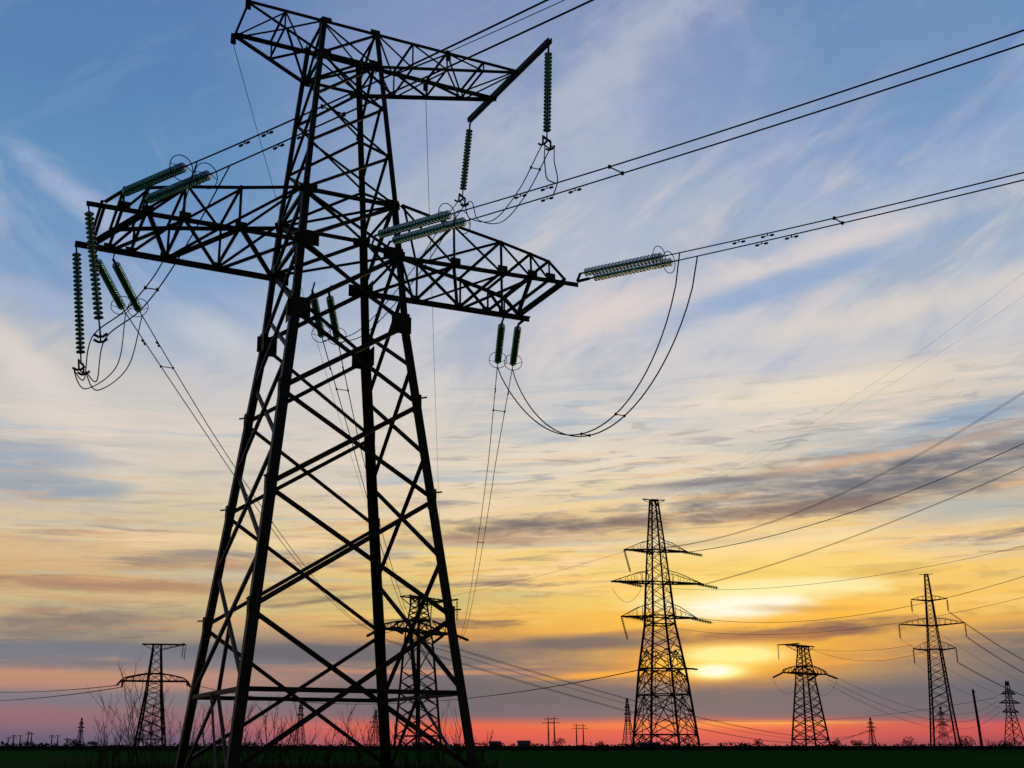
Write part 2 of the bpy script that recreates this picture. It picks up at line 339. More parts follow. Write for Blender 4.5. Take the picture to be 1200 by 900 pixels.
class MB:
    def __init__(s): s.v = []; s.f = []
    def poly(s, pts, faces):
        k = len(s.v); s.v += [tuple(p) for p in pts]; s.f += [tuple(i + k for i in f) for f in faces]
    def frame(s, p, q, hint):
        z = (q - p).normalized(); x = hint - z * hint.dot(z)
        if x.length < 1e-4: x = Vector((1, 0, 0)) - z * z.x
        if x.length < 1e-4: x = Vector((0, 1, 0))
        x.normalize(); return x, z.cross(x), z
    def prism(s, p, q, prof, hint=Vector((0, 0, 1)), prof2=None):
        p, q = Vector(p), Vector(q); x, y, z = s.frame(p, q, Vector(hint)); n = len(prof); prof2 = prof2 or prof
        pts = [p + x * a + y * b for a, b in prof] + [q + x * a + y * b for a, b in prof2]
        s.poly(pts, [(i, (i + 1) % n, n + (i + 1) % n, n + i) for i in range(n)] + [tuple(range(n))[::-1], tuple(range(n, 2 * n))])
    def angle(s, p, q, w, hint, hint2=None, th=None):
        """rolled steel angle: flange of width w along +x(hint) and along +y"""
        th = th or max(.012, w * .12)
        p, q = Vector(p), Vector(q); x, y, z = s.frame(p, q, Vector(hint))
        sy = 1
        if hint2 is not None and y.dot(Vector(hint2)) < 0: sy = -1
        pr = [(0, 0), (w, 0), (w, th * sy), (th, th * sy), (th, w * sy), (0, w * sy)]
        s.prism(p, q, pr, hint)
    def bar(s, p, q, w, h=None, hint=(0, 0, 1)):
        h = h or w; s.prism(p, q, [(-w/2, -h/2), (w/2, -h/2), (w/2, h/2), (-w/2, h/2)], Vector(hint))
    def tube(s, p, q, r, n=8, r2=None):
        r2 = r if r2 is None else r2
        pr = [(r * math.cos(2*math.pi*i/n), r * math.sin(2*math.pi*i/n)) for i in range(n)]
        pr2 = [(r2 * math.cos(2*math.pi*i/n), r2 * math.sin(2*math.pi*i/n)) for i in range(n)]
        s.prism(p, q, pr, Vector((.31, .2, .93)), pr2)
    def path(s, pts, r, n=6, closed=False, r_end=None):
        pts = [Vector(p) for p in pts]; N = len(pts); base = len(s.v); up = Vector((.13, .07, .99))
        for i, p in enumerate(pts):
            a = pts[(i - 1) % N] if (closed or i > 0) else p
            b_ = pts[(i + 1) % N] if (closed or i < N - 1) else p
            x, y, z = s.frame(a, b_, up); up = x
            rr_ = r if r_end is None else r + (r_end - r) * i / (N - 1)
            for k in range(n):
                t_ = 2 * math.pi * k / n; s.v.append(tuple(p + x * rr_ * math.cos(t_) + y * rr_ * math.sin(t_)))
        for i in range(N if closed else N - 1):
            j = (i + 1) % N
            for k in range(n):
                l = (k + 1) % n; s.f.append((base + i*n + k, base + i*n + l, base + j*n + l, base + j*n + k))
        if not closed:
            s.f.append(tuple(base + k for k in range(n))[::-1]); s.f.append(tuple(base + (N-1)*n + k for k in range(n)))
    def lathe(s, prof, n=14, z0=0.0):
        k0 = len(s.v)
        for r, z in prof:
            for k in range(n):
                a = 2*math.pi*k/n; s.v.append((r*math.cos(a), r*math.sin(a), z0 + z))
        for i in range(len(prof) - 1):
            for k in range(n):
                l = (k+1) % n; s.f.append((k0+i*n+k, k0+i*n+l, k0+(i+1)*n+l, k0+(i+1)*n+k))
        s.f.append(tuple(k0+k for k in range(n))[::-1]); s.f.append(tuple(k0+(len(prof)-1)*n+k for k in range(n)))
    def plate(s, c, u, v, th, su, sv):
        c, u, v = Vector(c), Vector(u).normalized(), Vector(v); v = (v - u*v.dot(u)).normalized(); w = u.cross(v)
        pts = [c + u*a*su/2 + v*b_*sv/2 + w*d*th/2 for a in (-1,1) for b_ in (-1,1) for d in (-1,1)]
        s.poly(pts, [(0,1,3,2),(4,6,7,5),(0,4,5,1),(2,3,7,6),(0,2,6,4),(1,5,7,3)])
    def build(s, name, mat, parent=None, smooth_=False):
        me = bpy.data.meshes.new(name); me.from_pydata(s.v, [], s.f); me.materials.append(mat)
        if smooth_:
            for p_ in me.polygons: p_.use_smooth = True
        me.update(); o = bpy.data.objects.new(name, me); return link(o, parent)

def lerp(a, b_, t_): return Vector(a) + (Vector(b_) - Vector(a)) * t_
def interp(x, tab):
    if x <= tab[0][0]: return tab[0][1]
    for (a, u), (b_, v) in zip(tab, tab[1:]):
        if x <= b_: return u + (v - u) * (x - a) / (b_ - a)
    return tab[-1][1]

# ------------------------------------------------------------------ ground
mb = MB()
# one sheet with a slight roll so it never reads as a ruled plane
xs = [-9000, -5000, -2500, -1200, -600, -300, -150, -75, 0, 75, 150, 300, 600, 1200, 2500, 5000, 9000]
ys = [-400, -100, -30, 0, 30, 60, 90, 100, 110, 120, 130, 140, 150, 160, 170, 182, 220, 260, 380, 550, 800, 1200, 2000, 3500, 6000, 12000]
gh = lambda y: 1.15 * (lambda u: u*u*(3 - 2*u))(min(1, max(0, (y - 92)/90)))
pts = [(x, y, gh(y)) for y in ys for x in xs]
nx = len(xs)
mb.poly(pts, [(j*nx+i, j*nx+i+1, (j+1)*nx+i+1, (j+1)*nx+i) for j in range(len(ys)-1) for i in range(nx-1)])
tag(mb.build('field', M['field']), kind='structure')

# ------------------------------------------------------------------ the near tower
TX, TY, TYAW = -4.772, 41.0, R(24.0)
def TW(p):
    c_, s_ = math.cos(TYAW), math.sin(TYAW)
    return Vector((TX + p[0]*c_ - p[1]*s_, TY + p[0]*s_ + p[1]*c_, p[2]))
HW = [(0, 4.27), (3.31, 3.877), (16.82, 2.256), (19.69, 2.035), (21.83, 1.897), (28.29, 1.206), (29.78, 1.215)]
SG = ((-1, 1), (-1, -1), (1, -1), (1, 1))
def corner(k, z, ins=0.0):
    w = interp(z, HW) - ins; return Vector((SG[k][0]*w, SG[k][1]*w, z))
# faces: (corner i, corner j, outward normal)
FACES = (((1, 2), Vector((0, -1, 0))), ((0, 3), Vector((0, 1, 0))), ((0, 1), Vector((-1, 0, 0))), ((2, 3), Vector((1, 0, 0))))

main = empty('lattice_tower', (TX, TY, 0), TYAW)
tag(main, 'huge black steel lattice tower filling the left foreground, three green glass insulated crossarms', 'pylon')

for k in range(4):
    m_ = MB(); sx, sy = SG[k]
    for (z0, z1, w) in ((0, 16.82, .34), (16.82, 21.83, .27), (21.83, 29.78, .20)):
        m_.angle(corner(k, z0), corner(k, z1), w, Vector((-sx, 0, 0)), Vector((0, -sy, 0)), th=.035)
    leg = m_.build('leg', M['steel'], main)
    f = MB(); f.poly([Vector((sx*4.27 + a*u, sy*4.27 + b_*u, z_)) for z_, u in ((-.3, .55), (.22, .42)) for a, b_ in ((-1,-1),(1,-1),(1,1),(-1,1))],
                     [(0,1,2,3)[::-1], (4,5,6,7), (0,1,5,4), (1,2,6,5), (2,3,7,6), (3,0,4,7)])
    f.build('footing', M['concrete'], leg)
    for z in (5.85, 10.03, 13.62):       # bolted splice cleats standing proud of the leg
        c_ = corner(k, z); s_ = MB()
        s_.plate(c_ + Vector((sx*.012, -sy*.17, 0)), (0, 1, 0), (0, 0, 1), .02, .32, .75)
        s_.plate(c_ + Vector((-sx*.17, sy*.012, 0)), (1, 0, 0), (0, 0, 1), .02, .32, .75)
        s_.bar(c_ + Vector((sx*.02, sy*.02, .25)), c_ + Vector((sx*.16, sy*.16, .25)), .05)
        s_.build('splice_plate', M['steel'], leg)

def brace(face, p, q, w, layer=0, name='brace', parent=None, mat='steel'):
    """single angle bolted to a tower face; the two of an X lie on either side of the leg flange"""
    n = FACES[face][1]; off = n * (-.04 - .07 * layer)
    m_ = MB(); d = (Vector(q) - Vector(p)).normalized(); side = n.cross(d)
    m_.angle(Vector(p) + off - side*w*.5, Vector(q) + off - side*w*.5, w, side, -n)
    return m_.build(name, M[mat], parent or main)
def xpanel(face, za, zb, w):
    (i, j), n = FACES[face]
    brace(face, corner(i, za), corner(j, zb), w, 0); brace(face, corner(j, za), corner(i, zb), w, 1)
prim = [16.82, 13.62, 10.03, 5.85, .75]
side = [15.06, 11.63, 7.83, 3.31]
for fc in (0, 1):
    for a, b_ in zip(prim, prim[1:]): xpanel(fc, b_, a, .17 if fc == 0 else .15)
    xpanel(fc, 16.82, 19.69, .16)
for fc in (2, 3):
    xpanel(fc, 16.9, 19.69, .12)
    for a, b_ in zip([17.9] + side, side): xpanel(fc, b_, a, .12)
    (i, j), n = FACES[fc]
    mid_t = (corner(i, 5.45) + corner(j, 5.45)) / 2; mid_f = (corner(i, 3.31) + corner(j, 3.31)) / 2
    brace(fc, mid_f, mid_t + Vector((0, 0, .1)), .12, 2)
    for k in (i, j): brace(fc, mid_f, corner(k, .15), .13, 2)
# a bare, paler hanger below the left face
m_ = MB(); p_ = (corner(0, 3.31) + corner(1, 3.31)) / 2
m_.bar(p_, p_ + Vector((.15, -1.15, -3.31)), .11, .05); tag(m_.build('earthing_strip', M['steel_pale'], main), 'pale bare steel strip')
for fc in range(4):                       # diaphragm frame
    (i, j), n = FACES[fc]; brace(fc, corner(i, 3.31), corner(j, 3.31), .15, 0, 'horizontal_strut')
for fc in range(4):
    xpanel(fc, 19.69, 21.83, .13)
    zs = [21.83, 24.0, 26.24, 28.29]
    for a, b_ in zip(zs, zs[1:]): xpanel(fc, a, b_, .10)
    xpanel(fc, 28.29, 29.78, .09)
    (i, j), n = FACES[fc]
    for z in (21.83, 28.29) if fc < 2 else (19.69, 21.83, 28.29, 29.78):
        brace(fc, corner(i, z), corner(j, z), .13 if z < 22 else .10, 0, 'horizontal_strut')
# diaphragm diagonals
for z in (19.69, 21.83, 28.29):
    for a, b_ in ((0, 2), (1, 3)):
        m_ = MB(); m_.bar(corner(a, z, .1) + Vector((0, 0, .03 * a)), corner(b_, z, .1) + Vector((0, 0, .03 * a)), .08, .08); m_.build('brace', M['steel'], main)
# gussets
def gusset(k, z, s_, h, both=True):
    c_ = corner(k, z); sx, sy = SG[k]; m_ = MB()
    m_.plate(c_ + Vector((-sx*s_*.45, sy*.02, 0)), (1, 0, 0), (0, 0, 1), .024, s_, h)
    m_.plate(c_ + Vector((sx*.02, -sy*s_*.45, 0)), (0, 1, 0), (0, 0, 1), .024, s_, h)
    m_.plate(c_ + Vector((-sx*s_*.2, -sy*.09, 0)), (1, 0, 0), (0, 0, 1), .024, s_*.8, h*.8)
    m_.build('gusset_plate', M['steel'], main)
for k in range(4):
    gusset(k, 16.82, .72, .82); gusset(k, 19.69, .80, .52); gusset(k, 21.83, .55, .36)
    gusset(k, 28.29, .42, .32); gusset(k, 29.78, .40, .22)

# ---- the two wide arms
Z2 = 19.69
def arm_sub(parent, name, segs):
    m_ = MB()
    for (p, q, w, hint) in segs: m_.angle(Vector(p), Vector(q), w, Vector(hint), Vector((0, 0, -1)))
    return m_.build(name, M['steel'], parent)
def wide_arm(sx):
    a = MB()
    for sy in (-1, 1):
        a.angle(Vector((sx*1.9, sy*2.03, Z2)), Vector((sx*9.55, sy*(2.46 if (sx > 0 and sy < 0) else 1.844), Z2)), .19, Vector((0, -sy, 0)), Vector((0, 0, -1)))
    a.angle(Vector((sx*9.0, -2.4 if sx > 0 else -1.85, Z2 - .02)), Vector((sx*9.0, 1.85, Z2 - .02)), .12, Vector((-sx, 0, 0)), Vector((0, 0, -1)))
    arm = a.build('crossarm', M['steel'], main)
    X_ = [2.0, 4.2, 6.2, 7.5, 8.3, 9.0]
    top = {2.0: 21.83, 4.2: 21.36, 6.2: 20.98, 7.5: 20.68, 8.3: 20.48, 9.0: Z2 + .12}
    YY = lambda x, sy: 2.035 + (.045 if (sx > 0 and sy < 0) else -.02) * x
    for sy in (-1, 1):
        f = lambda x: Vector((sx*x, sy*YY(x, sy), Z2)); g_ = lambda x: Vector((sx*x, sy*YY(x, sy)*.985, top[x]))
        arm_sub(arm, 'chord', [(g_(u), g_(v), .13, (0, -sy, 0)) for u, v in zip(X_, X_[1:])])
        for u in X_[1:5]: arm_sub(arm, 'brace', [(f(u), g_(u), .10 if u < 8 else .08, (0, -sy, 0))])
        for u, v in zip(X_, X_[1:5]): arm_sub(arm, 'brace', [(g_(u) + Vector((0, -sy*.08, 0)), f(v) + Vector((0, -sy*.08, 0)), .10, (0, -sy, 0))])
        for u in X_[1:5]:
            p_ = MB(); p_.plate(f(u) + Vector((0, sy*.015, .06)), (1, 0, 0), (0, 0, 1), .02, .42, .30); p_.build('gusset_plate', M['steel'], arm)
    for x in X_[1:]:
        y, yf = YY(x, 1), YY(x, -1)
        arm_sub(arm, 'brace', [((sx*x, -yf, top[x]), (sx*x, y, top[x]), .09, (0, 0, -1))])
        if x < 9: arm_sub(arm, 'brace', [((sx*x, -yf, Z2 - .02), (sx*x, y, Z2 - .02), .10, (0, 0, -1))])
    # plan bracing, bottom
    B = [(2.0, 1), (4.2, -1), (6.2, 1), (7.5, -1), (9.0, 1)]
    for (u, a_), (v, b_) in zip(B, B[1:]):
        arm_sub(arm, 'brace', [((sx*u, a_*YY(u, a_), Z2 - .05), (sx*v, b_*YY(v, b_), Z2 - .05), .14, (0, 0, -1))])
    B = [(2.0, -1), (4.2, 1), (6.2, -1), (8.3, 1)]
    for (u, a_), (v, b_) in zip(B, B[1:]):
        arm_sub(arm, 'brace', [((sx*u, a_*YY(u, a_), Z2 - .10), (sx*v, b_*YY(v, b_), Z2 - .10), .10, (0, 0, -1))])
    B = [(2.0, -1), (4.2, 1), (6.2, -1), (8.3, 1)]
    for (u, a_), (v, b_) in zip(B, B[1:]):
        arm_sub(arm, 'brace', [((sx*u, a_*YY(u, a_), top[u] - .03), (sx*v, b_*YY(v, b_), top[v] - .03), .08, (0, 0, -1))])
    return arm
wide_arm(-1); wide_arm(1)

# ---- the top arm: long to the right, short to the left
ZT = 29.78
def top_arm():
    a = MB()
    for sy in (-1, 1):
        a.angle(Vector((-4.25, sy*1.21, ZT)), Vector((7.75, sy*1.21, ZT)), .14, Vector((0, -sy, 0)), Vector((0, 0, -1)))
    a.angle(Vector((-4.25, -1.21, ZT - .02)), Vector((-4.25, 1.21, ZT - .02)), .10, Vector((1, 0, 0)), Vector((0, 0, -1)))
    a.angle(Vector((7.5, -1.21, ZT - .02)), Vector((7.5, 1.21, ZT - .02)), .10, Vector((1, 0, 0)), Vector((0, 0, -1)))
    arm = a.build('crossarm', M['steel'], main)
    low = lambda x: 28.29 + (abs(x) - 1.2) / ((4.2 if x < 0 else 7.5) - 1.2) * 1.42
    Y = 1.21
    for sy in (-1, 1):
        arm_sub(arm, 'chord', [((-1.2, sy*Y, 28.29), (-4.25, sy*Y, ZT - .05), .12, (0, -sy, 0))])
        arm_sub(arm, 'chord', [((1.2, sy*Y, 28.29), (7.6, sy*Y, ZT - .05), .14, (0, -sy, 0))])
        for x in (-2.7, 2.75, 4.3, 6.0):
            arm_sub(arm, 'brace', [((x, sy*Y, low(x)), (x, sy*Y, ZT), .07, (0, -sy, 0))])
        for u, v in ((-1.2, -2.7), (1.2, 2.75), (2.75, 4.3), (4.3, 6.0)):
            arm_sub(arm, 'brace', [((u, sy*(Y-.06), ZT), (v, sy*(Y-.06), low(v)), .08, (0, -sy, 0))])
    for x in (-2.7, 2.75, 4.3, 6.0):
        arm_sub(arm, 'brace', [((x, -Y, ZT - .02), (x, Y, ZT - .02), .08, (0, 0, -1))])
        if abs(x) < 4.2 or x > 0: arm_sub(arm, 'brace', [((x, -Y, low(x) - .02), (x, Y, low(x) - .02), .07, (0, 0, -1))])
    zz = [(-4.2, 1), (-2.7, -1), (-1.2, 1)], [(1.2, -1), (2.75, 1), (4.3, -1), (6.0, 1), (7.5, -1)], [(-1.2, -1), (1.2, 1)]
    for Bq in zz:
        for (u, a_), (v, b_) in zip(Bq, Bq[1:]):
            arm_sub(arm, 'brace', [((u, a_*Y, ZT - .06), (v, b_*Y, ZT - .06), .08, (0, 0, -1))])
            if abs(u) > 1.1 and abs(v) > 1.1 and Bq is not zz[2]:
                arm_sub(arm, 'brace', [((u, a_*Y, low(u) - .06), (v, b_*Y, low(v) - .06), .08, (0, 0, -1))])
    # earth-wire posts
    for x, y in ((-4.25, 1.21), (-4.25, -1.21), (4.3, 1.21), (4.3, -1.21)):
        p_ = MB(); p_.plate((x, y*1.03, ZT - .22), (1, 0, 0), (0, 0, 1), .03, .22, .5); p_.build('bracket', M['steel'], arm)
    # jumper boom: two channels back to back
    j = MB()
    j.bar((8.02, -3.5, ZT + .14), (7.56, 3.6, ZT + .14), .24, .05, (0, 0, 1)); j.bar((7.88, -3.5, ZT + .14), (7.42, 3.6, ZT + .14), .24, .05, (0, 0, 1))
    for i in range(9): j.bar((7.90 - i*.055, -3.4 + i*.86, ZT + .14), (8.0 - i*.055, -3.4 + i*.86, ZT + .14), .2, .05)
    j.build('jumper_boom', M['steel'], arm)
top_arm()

# ------------------------------------------------------------------ insulator strings
DISC_R = .17
dprof = [(.03, .0), (.045, .005), (.05, -.035), (DISC_R*.75, -.055), (DISC_R, -.085), (DISC_R*.98, -.10), (DISC_R*.6, -.085), (.05, -.10), (.035, -.13)]
d = MB(); d.lathe([(r, z) for r, z in dprof], 14); disc0 = None
def tension_or_hanging(a, b_, label, cat='insulator string', group=None, n=20, ring=True, yoke=False, link_len=.35, name='insulator_string', fat=1.0):
    """a string of glass discs from world point a to b_"""
    global disc0
    a, b_ = Vector(a), Vector(b_); L = (b_ - a).length
    t_ = empty(name, a); t_.rotation_mode = 'QUATERNION'
    t_.rotation_quaternion = (a - b_).to_track_quat('Z', 'Y')
    tag(t_, label, cat, group)
    m_ = MB(); m_.tube((0, 0, .0), (0, 0, -L), .028, 8)
    m_.bar((0, 0, .02), (0, 0, -link_len), .10, .035, (1, 0, 0)); m_.build('link_rod', M['fitting'], t_)
    pitch = (L - link_len - .3) / n
    for i in range(n):
        if disc0 is None: o = disc0 = d.build('insulator_disc', M['glass'], t_, True)
        else: o = disc0.copy(); link(o, t_)
        o.location = (0, 0, -link_len - i*pitch); o.rotation_euler = (0, 0, rnd.uniform(0, 6.28)); o.scale = (fat, fat, 1.15)
    if ring:
        r_ = MB(); rad = .42
        r_.path([(rad*math.cos(x), rad*math.sin(x), -L + .42) for x in [2*math.pi*i/26 for i in range(26)]], .016, 6, True)
        for x in (0, math.pi): r_.tube((0, 0, -L + .15), (rad*math.cos(x), rad*math.sin(x), -L + .42), .012, 5)
        r_.build('grading_ring', M['fitting'], t_)
    if yoke:
        y_ = MB()
        y_.plate((0, 0, -L - .05), (1, 0, 0), (0, 0, 1), .03, .62, .12)
        for x in (-.27, .27):
            y_.bar((x, 0, -L - .05), (x, 0, -L - .38), .07, .05, (1, 0, 0))
            y_.path([(x, -.22, -L - .30), (x, -.08, -L - .40), (x, .08, -L - .40), (x, .22, -L - .30)], .045, 6)
        y_.bar((-.27, 0, -L - .38), (.27, 0, -L - .38), .04, .04)
        y_.build('yoke_plate', M['fitting'], t_)
    return t_

DF = Vector((.368, -.93, -.125)).normalized()
ab = R(90.8) - TYAW
DB = Vector((math.cos(ab), math.sin(ab), -.12)).normalized()
LS = 4.25
front = {'left': [(-8.5, -2.55, 19.84), (-7.70, -2.55, 19.74)], 'mid': [(.76, -2.55, 20.05), (1.34, -2.55, 19.90)], 'right': [(9.55, -2.65, 20.02), (9.98, -2.65, 19.88)]}
back = {'left': [(-8.75, 2.3, 19.45), (-8.08, 2.3, 19.45)], 'mid': [(-.20, 2.3, 19.5), (.52, 2.3, 19.5)], 'right': [(8.45, 2.3, 19.5), (9.25, 2.3, 19.5)]}
fend, bend = {}, {}
where = {'left': 'left arm', 'mid': 'tower body', 'right': 'right arm'}
for k in front:
    fend[k] = []; bend[k] = []
    for i, p in enumerate(front[k]):
        q = Vector(p) + DF*LS; fend[k].append(q)
        tension_or_hanging(TW(p), TW(q), f"{('upper', 'lower')[i]} green glass insulator string reaching toward the viewer from the near {where[k]}", group='tension insulators of the near tower', n=22, fat=1.0, link_len=.22)
    for i, p in enumerate(back[k]):
        q = Vector(p) + DB*LS; bend[k].append(q)
        tension_or_hanging(TW(p), TW(q), f"{('left', 'right')[i]} string of the glass insulator pair pointing down and away from the near {where[k]}", group='tension insulators of the near tower', n=24)
    # yoke links between arm and pair
# short straps holding each string to the steel (part of the tower)
for k, src, y0 in (('left', front, -2.0), ('mid', front, -2.0), ('right', front, -2.0), ('left', back, 2.0), ('mid', back, 2.0), ('right', back, 2.0)):
    for p in src[k]:
        m_ = MB(); x0 = p[0] if abs(p[0]) < 9.2 else 9.5; y0 = (-2.45 if y0 < 0 else 2.0) if x0 == 9.5 else y0
        m_.bar((x0, y0, Z2 + .05), p, .12, .04, (0, 0, 1)); m_.build('attachment_plate', M['steel'], main)
JL1 = (Vector((-9.5, -1.85, Z2 - .05)), Vector((-8.75, -1.95, Z2 - 4.6)))
JL2 = (Vector((-9.5, 1.85, Z2 - .05)), Vector((-8.95, 1.6, Z2 - 4.7)))
JT1 = (Vector((7.94, -3.38, ZT + .0)), Vector((7.85, -3.2, ZT - 4.3)))
JT2 = (Vector((7.5, 3.5, ZT - .0)), Vector((7.25, 3.85, ZT - 3.7)))
tension_or_hanging(TW(JL1[0]), TW(JL1[1]), 'hanging glass insulator string at the front corner of the left arm tip', n=23, ring=False, yoke=True, group='hanging jumper insulators')
tension_or_hanging(TW(JL2[0]), TW(JL2[1]), 'leftmost hanging glass insulator string, at the back corner of the left arm tip', n=23, ring=False, yoke=True, group='hanging jumper insulators')
tension_or_hanging(TW(JT1[0]), TW(JT1[1]), 'hanging glass insulator string under the upper right end of the tilted boom', n=22, ring=False, yoke=True, group='hanging jumper insulators')
tension_or_hanging(TW(JT2[0]), TW(JT2[1]), 'hanging glass insulator string under the lower left end of the tilted boom', n=19, ring=False, yoke=True, group='hanging jumper insulators')

# ------------------------------------------------------------------ wires
def sagline(p, q, sag, n=40):
    p, q = Vector(p), Vector(q); out = []
    for i in range(n + 1):
        t_ = i / n; v = p.lerp(q, t_); v.z -= 4*sag*t_*(1 - t_); out.append(v)
    return out
def catmull(P, n=10):
    P = [Vector(p) for p in P]; Q = [P[0]*2 - P[1]] + P + [P[-1]*2 - P[-2]]; out = []
    for i in range(1, len(Q) - 2):
        for k in range(n):
            t_ = k / n; a, b_, c_, d_ = Q[i-1], Q[i], Q[i+1], Q[i+2]
            out.append(.5*((2*b_) + (c_ - a)*t_ + (2*a - 5*b_ + 4*c_ - d_)*t_*t_ + (3*b_ - a - 3*c_ + d_)*t_**3))
    out.append(P[-1]); return out
def bundle(name, label, lines, r, spacers=(), dampers=(), group=None, cat='wire', n=6, r_end=None, wiremat='wire'):
    root = empty(name, lines[0][0]); tag(root, label, cat, group); o0 = Vector(lines[0][0])
    for l in lines:
        m_ = MB(); m_.path([Vector(p) - o0 for p in l], r, n, r_end=r_end); m_.build('wire', M[wiremat], root, True)
    for f in spacers:
        a = lines[0][int(f*(len(lines[0]) - 1))] - o0; c_ = lines[1][int(f*(len(lines[1]) - 1))] - o0
        m_ = MB(); m_.tube(a, c_, .022, 6)
        for e_ in (a, c_): m_.path([e_ + Vector((0, 0, -.05)), e_, e_ + Vector((0, 0, .05))], .05, 6)
        m_.build('spacer', M['fitting'], root)
    for (li, f) in dampers:
        l = lines[li]; i = int(f*(len(l) - 1)); a = l[i] - o0; dr = (l[i+1] - l[i]).normalized()
        m_ = MB(); m_.bar(a, a + Vector((0, 0, -.09)), .035); m_.tube(a - dr*.2 + Vector((0, 0, -.09)), a + dr*.2 + Vector((0, 0, -.09)), .012, 5)
        for s_ in (-1, 1): m_.tube(a + dr*s_*.12 + Vector((0, 0, -.10)), a + dr*s_*.24 + Vector((0, 0, -.10)), .04, 8)
        m_.build('vibration_damper', M['fitting'], root)
    return root
def fwp(p, t_):
    q = Vector(p) + DF*.05 + Vector((.368, -.93, 0)).normalized()*t_; q.z += -.115*t_ + .00115*t_*t_; return q
def front_wire(p, n=110, L=105.0):
    out = []; p = Vector(p); dh = Vector((.368, -.93, 0)).normalized()
    for i in range(n + 1):
        t_ = L * (i/n)**1.3; q = p + dh*t_; q.z += -.115*t_ + .00115*t_*t_; out.append(TW(q))
    return out
WR = .025
for k, desc in (('left', 'twin wires climbing from the left arm insulators, passing behind the near tower top'),
                ('mid', 'twin wires running from the tower middle to the top right corner, upper pair'),
                ('right', 'twin wires running from the right arm insulators to the right edge, lower pair')):
    ls = [front_wire(q + DF*.05) for q in fend[k]]
    for j in (0, 1):   # draw the pair together to bundle spacing
        o_ = 1 - j; base_ = ls[j]; other = ls[o_]
    mid_ = [(a + c_)/2 for a, c_ in zip(*ls)]
    ls = [[m_ + (a - m_)*max(.78, 1 - i*.015) for i, (a, m_) in enumerate(zip(l, mid_))] for l in ls]
    bundle('overhead_conductor', desc, ls, WR, spacers=(.125, .30), dampers=((0, .068), (1, .079), (0, .082), (1, .093)), group='conductors of the near line')
# ground wires toward the viewer
for x, y, desc in ((-4.25, -1.2, 'single thin earth wire rising from the left tip of the top arm'), (4.3, -1.2, 'single earth wire rising from the middle of the long top arm to the upper edge')):
    bundle('earth_wire', desc, [front_wire((x, y*1.05, ZT - .05), 80)], .018, group='earth wires of the near line')

# far end of the near line: the tower on the axis
T5 = dict(base=(-7.4, 225.0), yaw=R(50), arm=23.2)
def at(T, x, y, z):
    c_, s_ = math.cos(T['yaw']), math.sin(T['yaw']); return Vector((T['base'][0] + x*c_ - y*s_, T['base'][1] + x*s_ + y*c_, z))
for k, x5, desc in (('left', -9.3, 'twin wires dropping away from the left arm toward the tower between the legs'),
                    ('mid', 0.0, 'twin wires dropping away through the middle of the near tower'),
                    ('right', 9.3, 'twin wires dropping away under the right arm to the far tower')):
    ls = []
    for i, q in enumerate(bend[k]):
        p = TW(q + DB*.05); e_ = at(T5, x5, -2.0, T5['arm'] - .6) + Vector(((i - .5)*.5, 0, 0))
        ls.append(sagline(p, e_, 4.6, 60))
    mid_ = [(a + c_)/2 for a, c_ in zip(*ls)]
    ls = [[m_ + (a - m_)*max(.62, 1 - i*.08) for i, (a, m_) in enumerate(zip(l, mid_))] for l in ls]
    bundle('overhead_conductor', desc, ls, .022, spacers=(.035, .20), dampers=((0, .017), (1, .017)), group='conductors of the near line', r_end=.03)
for x, x5, desc in ((-4.25, -4.2, 'thin earth wire falling from the left tip of the top arm behind the tower'), (4.3, 7.5, 'pale thin earth wire hanging straight down beside the tower right leg')):
    bundle('earth_wire', desc, [sagline(TW((x, 1.25, ZT - .45)), at(T5, x5, 0, 29.7), 3.2, 60)], .013, group='earth wires of the near line', r_end=.012)

# jumpers
def jumper(desc, A, B, mids, sp, r=.022):
    ls = []
    for i in (0, 1):
        o_ = Vector(((i - .5)*.42, 0, 0))
        ls.append([TW(v) for v in catmull([A[i]] + [Vector(m) + o_*(1 if True else 0) for m in mids] + [B[i]], 14)])
    bundle('jumper_loop', desc, ls, r, spacers=sp, group='jumper loops of the near tower')
FR, BR = fend['right'], bend['right']
def loop_pts(a, b_, sag, n=9):
    return [Vector(v) for v in sagline(a, b_, sag, n)[1:-1]]
ls = []
for i in (0, 1):
    a = fwp(FR[i], (.45, .80)[i]); c_ = BR[i] + DB*.3
    pts = []
    for j in range(41):
        t_ = j / 40; v = a.lerp(c_, t_); v.z -= 5.25*(1 - (2*t_**.84 - 1)**2)**.86; v.x += -.2*math.sin(math.pi*t_); pts.append(TW(v))
    ls.append(pts)
mid_ = [(a + c_)/2 for a, c_ in zip(*ls)]
ls = [[m_ + (a - m_)*(.50 + .50*abs(i/20 - 1)**3) for i, (a, m_) in enumerate(zip(l, mid_))] for l in ls]
bundle('jumper_loop', 'large drooping pair of wires hanging in a U below the right arm', ls, .027, spacers=(.33, .5), group='jumper loops of the near tower')
FL, BL = fend['left'], bend['left']
P1 = JL1[1] + Vector((0, 0, -.35)); P2 = JL2[1] + Vector((0, 0, -.35))
jumper('slack pair of jumper wires looping under the left arm by two hanging strings', [FL[0] + DF*.5, FL[1] + DF*.9], [BL[0] + DB*.3, BL[1] + DB*.3],
       [FL[0].lerp(P1, .33) + Vector((.55, 0, -1.0)), FL[0].lerp(P1, .68) + Vector((.35, 0, -.75)), P1, (P1 + P2)/2 + Vector((.12, 0, -.9)), P2, P2 + Vector((.55, 1.0, -.35)), P2.lerp(BL[1], .6) + Vector((.3, .3, -1.2))], (.2,))
FM, BM = fend['mid'], bend['mid']
Q1 = JT1[1] + Vector((0, 0, -.35)); Q2 = JT2[1] + Vector((0, 0, -.35))
